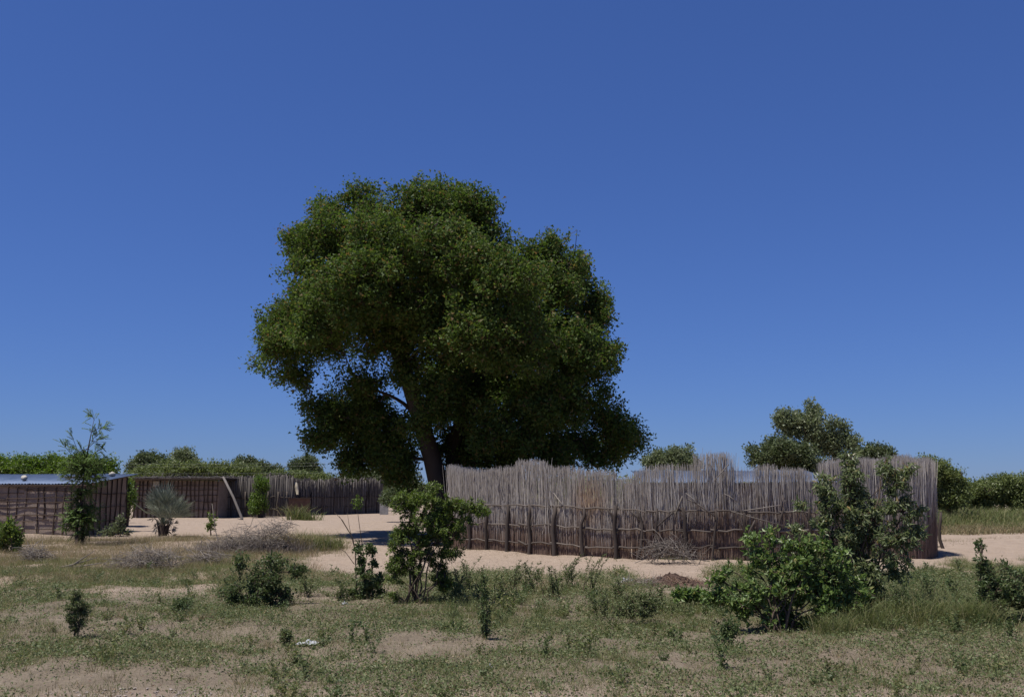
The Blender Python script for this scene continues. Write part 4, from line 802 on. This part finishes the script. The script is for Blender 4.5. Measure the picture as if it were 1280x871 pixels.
plant('small_bush', 'broad leafy low plant in front of the large-leaved shrub', 'bush', gpt(913, 808), [(913, 785, 13, 15), (905, 792, 9, 8)], dist_of(808), 'dark_leaf', 70, 12, .035, .5, .09, .012, .0, stem_r=.006, twig_r=.002)

for cx_, cy_, w_, h_ in [(1075, 790, 34, 46), (1130, 786, 36, 50), (1180, 782, 34, 44), (1105, 772, 40, 52), (1212, 786, 26, 46), (1150, 772, 34, 50), (1040, 796, 24, 34), (1170, 764, 40, 36), (1105, 758, 36, 30)]:
    grass_clump('feathery_grass', 'clump of soft feathery green grass at the foot of the right-hand shrubs', [(cx_, w_, h_)], dist_of(cy_), 700, .5, .005, 'grass', 'feathery grass clumps below the right shrubs', .4)
# tall thin stalk weeds along the edge of the sand
def stalk_weed(label, px, py, top, lean, n=11, group='tall stalky weeds along the edge of the sand', leaf='weed_leaf'):
    b_ = gpt(px, py); Y = b_[1]; root = thing('stalk_weed', label, 'weed', b_, group); x = MB(); fm = MB()
    for k in range(n):
        e = at(px + lean + rng.normal() * 9, top + abs(rng.normal()) * 12, Y + rng.normal() * .15); s0 = b_ + rng.normal(size=3) * [.06, .06, 0]
        p = curve_path(s0, e, 5, wob=.015, up=.3); x.tubes(p, np.linspace(.005, .0018, 5), 4)
        m_ = 38; t = rng.uniform(.2, 1, m_); i = t * 3.999; i0 = i.astype(int); f = (i - i0)[:, None]; P = p[i0] * (1 - f) + p[i0 + 1] * f
        fm.leaves(P, rng.normal(size=(m_, 3)) * [1, 1, .5] + [0, 0, .5], rng.uniform(.03, .055, m_), .32)
    x.build('stem', M['dark_twig'], root); fm.build('foliage', M[leaf], root)
for lb, px, py, top, ln in [('group of tall grey-green stalks on the sand edge right of the feathery shrub', 585, 742, 694, 4), ('tall stalks on the sand edge, second cluster right of the feathery green shrub', 640, 740, 697, 14), ('pair of high stalks leaning right in front of the rusty fence patch', 708, 738, 692, 6), ('tall leaning stalks left of the dirt heap', 738, 744, 690, 12),
                            ('low stalky weeds left of the tall leafy weed', 572, 752, 706, -2), ('pale stalky weeds right of the tall leafy weed', 622, 750, 716, 6), ('weedy stalks in front of the dirt heap', 770, 752, 722, 2), ('thin grassy stalks in front of the right sand strip', 1160, 765, 716, 4),
                            ('thick cluster of stalks on the sand edge, third right of the feathery green shrub', 662, 742, 700, 2), ('bushy stalks just right of the third stalk cluster on the sand edge', 690, 748, 706, -4), ('high stalks between the small dusty bush and the dirt heap', 822, 764, 728, 4), ('spreading stalks left of the small dusty bush', 752, 768, 734, -6),
                            ('grassy stalks right of the tall shrub', 1195, 762, 724, 4), ('tall bent stalks in front of the right edge bush', 1226, 778, 700, 8), ('stalks rising from the grass before the tall shrub', 1060, 782, 730, -3), ('sparse stalks at the right end of the wide dark shrub', 385, 748, 716, 4), ('thin stalks left of the bare sapling', 430, 752, 722, -4)]:
    stalk_weed(lb, px, py, top, ln)
x = MB(); p0 = gpt(641, 806); p1 = at(660, 762, p0[1] + .1); x.tubes(np.array([p0, (p0 + p1) / 2 + [.01, 0, .01], p1]), np.array([.009, .007, .004]), 5)
tag(x.build('straw_stalk', M['dry_grass'], origin=p0), 'single pale green straw stalk leaning right in the middle foreground', 'stalk')

# ------------------------------------------------------------------ dirt heap and litter
hp = gpt(838, 730); x = MB(); n1, n2_ = 14, 28; V = []
for i in range(n1 + 1):
    r = i / n1
    for j in range(n2_):
        a = 2 * math.pi * j / n2_; rr = r * (1 + .2 * math.sin(2 * a + 1) + .12 * math.sin(5 * a)); px_, py_ = rr * 1.1 * math.cos(a), rr * .55 * math.sin(a)
        z = .13 * (1 - r ** 1.3) * (1 + .6 * math.sin(9 * px_ + 1) * math.sin(8 * py_ + 2)) + rng.normal() * .022 * (1 - r) + .05 * math.exp(-((px_ + .2) ** 2 + py_ ** 2) / .06) + .035 * math.exp(-((px_ - .25) ** 2 + py_ ** 2) / .03)
        V.append([hp[0] + px_, hp[1] + py_, hp[2] - .02 + z])
x.add(np.array(V), [[i*n2_+j, i*n2_+(j+1) % n2_, (i+1)*n2_+(j+1) % n2_, (i+1)*n2_+j] for i in range(n1) for j in range(n2_)])
M['dirt'] = plain_mat('dirt', (.055, .034, .026), (.13, .085, .064), 18, .95, 1.0)
heap = thing('dirt_heap', 'low brown heap of dug earth and dead grass between the weeds and the brush pile', 'dirt heap', hp); x.build('mound', M['dirt'], heap)
x = MB(); n = 1100; u = rng.normal(size=(n, 2)) * [.55, .28]; P = np.stack([hp[0] + u[:, 0], hp[1] + u[:, 1], hp[2] + .13 * np.clip(1 - (u[:, 0] / .72) ** 2 - (u[:, 1] / .55) ** 2, 0, 1) + .01], 1)
x.blades(P, rng.normal(size=(n, 3)) * [1, 1, .3] + [0, 0, .3], rng.uniform(.06, .18, n), .008, .5); M['dead_grass'] = leaf_mat('dead_grass', [(0, (.12, .07, .045)), (1, (.26, .17, .11))], .1, .8); x.build('dead_grass', M['dead_grass'], heap, kind='stuff')
x = MB()
for k in range(46):
    a = rng.uniform(0, 6.28); q = rng.uniform(.1, 1.25) ; p = hp + [q * .85 * math.cos(a), q * .6 * math.sin(a), 0]; p[2] = float(gz(p[0], p[1])) + .13 * max(0, 1 - q ** 1.3); x.rock(p, rng.uniform(.012, .04), -1, .8, k)
x.build('clods', M['dirt'], heap, kind='stuff')
twig_heap('dead_sticks', 'thin dead sticks and straw strewn left of the dirt heap', 'sticks', gpt(795, 735), [(792, 731, 30, 4), (815, 726, 16, 5)], dist_of(735), 90, .3, .004, 'grey_twig')
def crumple(name, label, px, py, w, h, mat, seed):
    p = gpt(px, py); r_ = np.random.default_rng(seed); nx_, ny_ = 9, 6; x = MB(); V = []
    for j in range(ny_):
        for i in range(nx_): V.append([p[0] + (i / (nx_ - 1) - .5) * w + r_.normal() * w * .05, p[1] + (j / (ny_ - 1) - .5) * w * .6 + r_.normal() * w * .05, p[2] + .012 + abs(r_.normal()) * h * .55 * math.sin(math.pi * (i + .5) / nx_) ])
    x.add(np.array(V), [[j*nx_+i, j*nx_+i+1, (j+1)*nx_+i+1, (j+1)*nx_+i] for j in range(ny_ - 1) for i in range(nx_ - 1)])
    o = tag(x.build(name, M[mat], origin=p), label, 'litter'); sm = o.modifiers.new('thickness', 'SOLIDIFY'); sm.thickness = .003; return o
crumple('plastic_litter', 'crumpled white plastic lying on bare soil in the left foreground', 384, 804, .24, .035, 'white_plastic', 1)
crumple('plastic_litter', 'small scrap of white plastic at the foot of the bare sapling', 431, 757, .10, .06, 'white_plastic', 2)
crumple('plastic_litter', 'white plastic scraps in the weeds left of the dirt heap', 785, 729, .30, .10, 'white_plastic', 3)
crumple('orange_wrapper', 'orange wrapper lying at the right end of the dirt heap', 872, 729, .16, .11, 'orange_plastic', 4)
crumple('plastic_litter', 'white wrapper on the dirt heap beside the orange one', 858, 728, .10, .06, 'white_plastic', 5)
crumple('plastic_litter', 'tiny white paper scrap in the grass at the bottom centre', 612, 838, .05, .03, 'white_plastic', 6)
x = MB(); p0 = gpt(857, 730); x.tubes(np.array([p0, at(850, 722, p0[1])]), np.array([.008, .008]), 5); tag(x.build('white_stick', M['white_plastic'], origin=p0), 'short white stick poking from the right side of the dirt heap', 'stick')

# ------------------------------------------------------------------ ground cover (uncountable)
def in_poly(px, py, poly):
    c = np.zeros(len(px), bool); q = poly + poly[:1]
    for (x0, y0), (x1, y1) in zip(q[:-1], q[1:]):
        if y0 == y1: continue
        k = ((y0 > py) != (y1 > py)) & (px < (x1 - x0) * (py - y0) / (y1 - y0) + x0); c ^= k
    return c
SANDS = [[(786, 708), (892, 708), (886, 742), (800, 742)], [(392, 694), (560, 686), (900, 700), (1120, 700), (1120, 708), (930, 712), (880, 712), (800, 716), (720, 728), (640, 722), (590, 716), (520, 716), (440, 722), (380, 714)],
         [(425, 640), (560, 640), (560, 690), (430, 690)], [(1110, 690), (1300, 664), (1300, 706), (1200, 702), (1150, 716), (1095, 722), (1090, 705)], [(150, 645), (430, 640), (430, 656), (330, 654), (290, 668), (150, 672)], [(28, 660), (110, 660), (110, 672), (-20, 672), (-20, 660)]]
PATH = [(-20, 784), (60, 776), (150, 758), (215, 752), (280, 736), (268, 728), (180, 736), (110, 744), (60, 760), (-20, 772)]
BARE = [[(770, 798), (960, 796), (1000, 808), (900, 814), (790, 812)], [(470, 786), (640, 792), (640, 806), (500, 804)], [(290, 770), (420, 790), (410, 812), (330, 806)], [(600, 800), (720, 798), (700, 812), (600, 814)], [(30, 790), (110, 785), (120, 800), (40, 802)]]
def fnoise(x, y, s, seed):
    r = np.random.default_rng(seed); a = np.zeros(len(x))
    for k in range(7): th = r.uniform(0, 6.28); f = s * r.uniform(.6, 2.2); a += np.sin(f * (x * math.cos(th) + y * math.sin(th)) + r.uniform(0, 6.28)) 
    return a / 3.2
def scatter(n, y0, y1):
    """points evenly over the wedge of ground that can be seen"""
    dd = np.sqrt(rng.uniform(y0 ** 2, y1 ** 2, n)); xx = rng.uniform(-.60, .60, n) * dd; return xx, dd
def density(x, y):
    px, py = to_px(x, y, 0)
    py = py + 3 * fnoise(x, y, 3, 4) + 3.5 * fnoise(x, y, 9, 6); px = px + 10 * fnoise(x, y, 3, 5) + rng.normal(size=len(x)) * 7; py = py + rng.normal(size=len(x)) * 2
    d = np.ones(len(x))
    for s in SANDS: d[in_poly(px, py, s)] = .0
    d[in_poly(px, py, PATH)] = .14
    for s in BARE: d[in_poly(px, py, s)] *= .5
    d[(py > 833) & (py < 856) & (px < 290)] *= .15; d[py > 846] *= np.where(px[py > 846] < 300, .45, .8)
    d[py < 640] *= .3
    return d, px, py
# herb leaves in small clumps
def cover(name, n, y0, y1, mat, thresh, seed, kind):
    x, y = scatter(n, y0, y1); d, px, py = density(x, y); f = fnoise(x, y, 2.2, seed) * .75 + fnoise(x, y, 7, seed + 1) * .6
    k = rng.uniform(size=n) < d * np.clip(.55 + f - thresh, 0, 1); return x[k], y[k], px[k], py[k]
x_, y_, px, py = cover('w', 54000, 7.3, 21, 'weed', -.10, 21, 0); nclump = len(x_); q = 12
tall = 1 + 1.2 * ((px > 560) & (py > 716) & (py < 765)) 
ox = rng.normal(size=(nclump, q, 2)) * .06 * tall[:, None, None]; P = np.stack([x_[:, None] + ox[..., 0], y_[:, None] + ox[..., 1], rng.uniform(.004, .055, (nclump, q)) * tall[:, None] * rng.uniform(.5, 1.6, (nclump, 1))], -1).reshape(-1, 3)
P[:, 2] += gz(P[:, 0], P[:, 1]); mb = MB(); mb.leaves(P, rng.normal(size=P.shape) * [1, 1, .5] + [0, 0, .35], rng.uniform(.010, .042, len(P)), .55, .1, None, True); mb.build('low_weeds', M['weed_leaf'], kind='stuff')
# leafy tufts: a few dozen nearest ones stand singly, the rest joined
def tuft_arrays(h, nst, nl):
    fm = MB(); t0 = np.zeros((nst, 3)) + rng.normal(size=(nst, 3)) * [.02, .02, 0]; d = nrm(rng.normal(size=(nst, 3)) * [.45, .45, .1] + [0, 0, 1]); e = t0 + d * h * rng.uniform(.5, 1.1, (nst, 1))
    fm.tubes(np.stack([t0, (t0 + e) / 2, e], 1), np.array([.0025, .002, .001]), 3)
    t = rng.uniform(.1, 1.05, (nst, nl, 1)); P = (t0[:, None] * (1 - t) + e[:, None] * t).reshape(-1, 3); D = rng.normal(size=P.shape) * [1, 1, .5] + [0, 0, .35]
    fm.leaves(P, D, rng.uniform(.015, .045, len(P)) * (.7 + h * 1.6), rng.choice([.35, .5, .65]), .1, None, True)
    return fm
protoT = [tuft_arrays(h, ns, nl) for h, ns, nl in [(.14, 9, 12), (.2, 9, 14), (.28, 8, 16), (.12, 14, 9), (.34, 7, 18), (.22, 12, 11)]]
def tuft_sites(n):
    x, y = scatter(n, 8.0, 20.5); d, px, py = density(x, y)
    w = np.where((py > 728) & (py < 772) & (px > 560), .6, np.where((px > 1000) & (py > 712) & (py < 790), 1., .22)) * np.clip(.5 + 1.1 * fnoise(x, y, 1.7, 91), .03, 1)
    k = rng.uniform(size=n) < d * w; return x[k], y[k], px[k], py[k]
x_, y_, px, py = tuft_sites(4200); mbs = {'weed_leaf': MB(), 'grass': MB(), 'dark_leaf': MB()}
for q in range(len(x_)):
    p_ = protoT[int(rng.integers(6))]; a = rng.uniform(0, 6.28); sc_ = rng.uniform(.6, 1.25) * (1.0 if 712 < py[q] < 765 and px[q] > 560 else .8); R_ = np.array([[math.cos(a), -math.sin(a), 0], [math.sin(a), math.cos(a), 0], [0, 0, 1]]) * sc_
    V = np.concatenate(p_.v) @ R_.T + [x_[q], y_[q], float(gz(x_[q], y_[q])) - .005]
    mbs[['weed_leaf', 'grass', 'dark_leaf'][int(rng.integers(3))]].add(V, np.concatenate(p_.q), np.concatenate(p_.t))
for k_, mb in mbs.items(): mb.build('weed_tufts', M[k_], kind='stuff')
pm = []
for k_, p_ in enumerate(protoT): me = p_.mesh('weed_tuft'); me.materials.append(M[['weed_leaf', 'dark_leaf', 'grass'][k_ % 3]]); pm.append(me)
x_, y_, px, py = tuft_sites(400); sel = [q for q in range(len(x_)) if 40 < px[q] < 1240 and py[q] < 838][:60]
for q in sel:
    o = bpy.data.objects.new('weed_tuft', pm[int(rng.integers(6))]); COL.objects.link(o); o.location = (x_[q], y_[q], float(gz(x_[q], y_[q])) - .005); o.rotation_euler = (0, 0, rng.uniform(0, 6.28)); o.scale = [rng.uniform(.9, 1.35)] * 3
    tag(o, 'small leafy green weed tuft growing among the foreground grass', 'weed', 'weed tufts in the foreground')
# short green grass
x_, y_, px, py = cover('g', 440000, 7.3, 24, 'grass', -.08, 31, 0); n = len(x_)
h = rng.uniform(.03, .09, n) * (1 + 1.5 * ((py < 765) & (px > 560)) + 1.4 * ((py < 722) & (px < 440)) + .9 * (px > 1050) * (py < 790)); P = np.stack([x_, y_, gz(x_, y_) - .005], 1)
D_ = rng.normal(size=(n, 3)) * [.45, .45, 0] + [0, 0, 1]; w_ = rng.uniform(.003, .006, n); nr = y_ < 9.3; mb = MB(); mb.blades(P[nr], D_[nr], h[nr], w_[nr], .45); mb.blades(P[~nr], D_[~nr], h[~nr], w_[~nr] * 1.3, .45, True); mb.build('short_grass', M['grass'], kind='stuff')
# taller tussocks of green and straw grass, in drifts
x_, y_ = scatter(7000, 8.2, 21); d, px, py = density(x_, y_); f = fnoise(x_, y_, 1.1, 71)
k = rng.uniform(size=len(x_)) < np.clip(d, 0, .8) * np.clip(.25 + .8 * f, .02, 1); x_, y_ = x_[k], y_[k]; n = len(x_); q = 30
for nm_, mt_, sel_ in (('grass_tussocks', 'grass', f[k] > .25), ('straw_tussocks', 'dry_grass', f[k] <= .25)):
    cx_, cy_ = x_[sel_], y_[sel_]; m_ = len(cx_); ox = rng.normal(size=(m_, q, 2)) * .035; P = np.stack([cx_[:, None] + ox[..., 0], cy_[:, None] + ox[..., 1], 0 * ox[..., 0]], -1).reshape(-1, 3); P[:, 2] = gz(P[:, 0], P[:, 1]) - .005
    D = np.concatenate([ox.reshape(-1, 2) * 7 + rng.normal(size=(m_ * q, 2)) * .25, np.ones((m_ * q, 1))], 1); tallb = np.where((to_px(cx_, cy_)[1] > 714) & (to_px(cx_, cy_)[1] < 770) & (to_px(cx_, cy_)[0] > 560), 1.6, 1.)[:, None]; hh = (tallb * rng.uniform(.08, .24, (m_, 1)) * rng.uniform(.5, 1.2, (m_, q))).ravel()
    mb = MB(); mb.blades(P, D, hh, rng.uniform(.003, .006, m_ * q), .5, True); mb.build(nm_, M[mt_], kind='stuff')
# dry grass, mostly on the left rise and among the green
x_, y_ = scatter(420000, 7.3, 34); d, px, py = density(x_, y_); f = fnoise(x_, y_, 1.6, 51)
wgt = np.where((px < 440) & (py < 728) & (py > 668), 1., .42) * d * np.clip(.7 + .6 * f, 0, 1); k = rng.uniform(size=len(x_)) < wgt; x_, y_, px, py = x_[k], y_[k], px[k], py[k]; n = len(x_)
mb = MB(); mb.blades(np.stack([x_, y_, gz(x_, y_) - .005], 1), rng.normal(size=(n, 3)) * [.4, .4, 0] + [0, 0, 1], rng.uniform(.05, .18, n) * np.where((px < 440) & (py < 728), 1.9, .9), rng.uniform(.004, .009, n), .5, True); mb.build('dry_grass', M['dry_grass'], kind='stuff')
# tall grass beyond the track on the right
n = 15000; yy = rng.uniform(38, 52, n); xx = (rng.uniform(1140, 1330, n) - 640) / F * yy; hh = rng.uniform(.4, 1.25, n) * np.clip((yy - 37 - 2.5 * fnoise(xx, yy, 1.1, 77)) / 9, .12, 1); mb = MB()
mb.blades(np.stack([xx, yy, gz(xx, yy)], 1), rng.normal(size=(n, 3)) * [.3, .3, 0] + [.1, 0, 1], hh, .02, .5); mb.build('tall_grass', M['grass'], kind='stuff')
n = 9000; yy = rng.uniform(37, 48, n); xx = (rng.uniform(1140, 1330, n) - 640) / F * yy; mb = MB()
mb.blades(np.stack([xx, yy, gz(xx, yy)], 1), rng.normal(size=(n, 3)) * [.4, .4, 0] + [0, 0, 1], rng.uniform(.15, .4, n), .02, .5); mb.build('dry_verge_grass', M['dry_grass'], kind='stuff')
# fallen leaf and twig litter over the soil
x_, y_ = scatter(16000, 7.3, 24); d, px, py = density(x_, y_); k = rng.uniform(size=len(x_)) < np.where(d > .05, .8, .28); x_, y_ = x_[k], y_[k]; n = len(x_)
mb = MB(); P = np.stack([x_, y_, gz(x_, y_) + .006], 1); mb.leaves(P, rng.normal(size=(n, 3)) * [1, 1, .15], rng.uniform(.015, .05, n), .3, .05, 1.5); mb.build('leaf_litter', M['dead_grass'], kind='stuff')
# gravel on the verge at the bottom left
n = 2600; dd = rng.uniform(7.2, 8.75, n); xx = rng.uniform(-.6, .6, n) * dd; k = rng.uniform(size=n) < np.where(xx < -2.6, 1, np.where(xx < .5, .3, .12)); xx, dd = xx[k], dd[k]; n = len(xx)
ico = np.array([[1, 0, 0], [-1, 0, 0], [0, 1, 0], [0, -1, 0], [0, 0, 1], [0, 0, -1], [.65, .65, .5], [-.65, -.65, .45], [.6, -.6, .5], [-.6, .65, .5]], float)
fc = np.array([[0, 6, 4], [6, 2, 4], [2, 9, 4], [9, 1, 4], [1, 7, 4], [7, 3, 4], [3, 8, 4], [8, 0, 4], [0, 2, 6], [2, 1, 9], [1, 3, 7], [3, 0, 8], [2, 0, 5], [1, 2, 5], [3, 1, 5], [0, 3, 5]])
sz = rng.uniform(.006, .022, n)[:, None, None]; V = np.stack([xx, dd, gz(xx, dd) + .003], 1)[:, None] + ico[None] * sz * rng.uniform(.6, 1.2, (n, 10, 1)) * [1, 1, .7]
mb = MB(); mb.add(V.reshape(-1, 3), None, (np.arange(n)[:, None, None] * 10 + fc[None]).reshape(-1, 3)); mb.build('gravel', M['pebble'], kind='stuff')
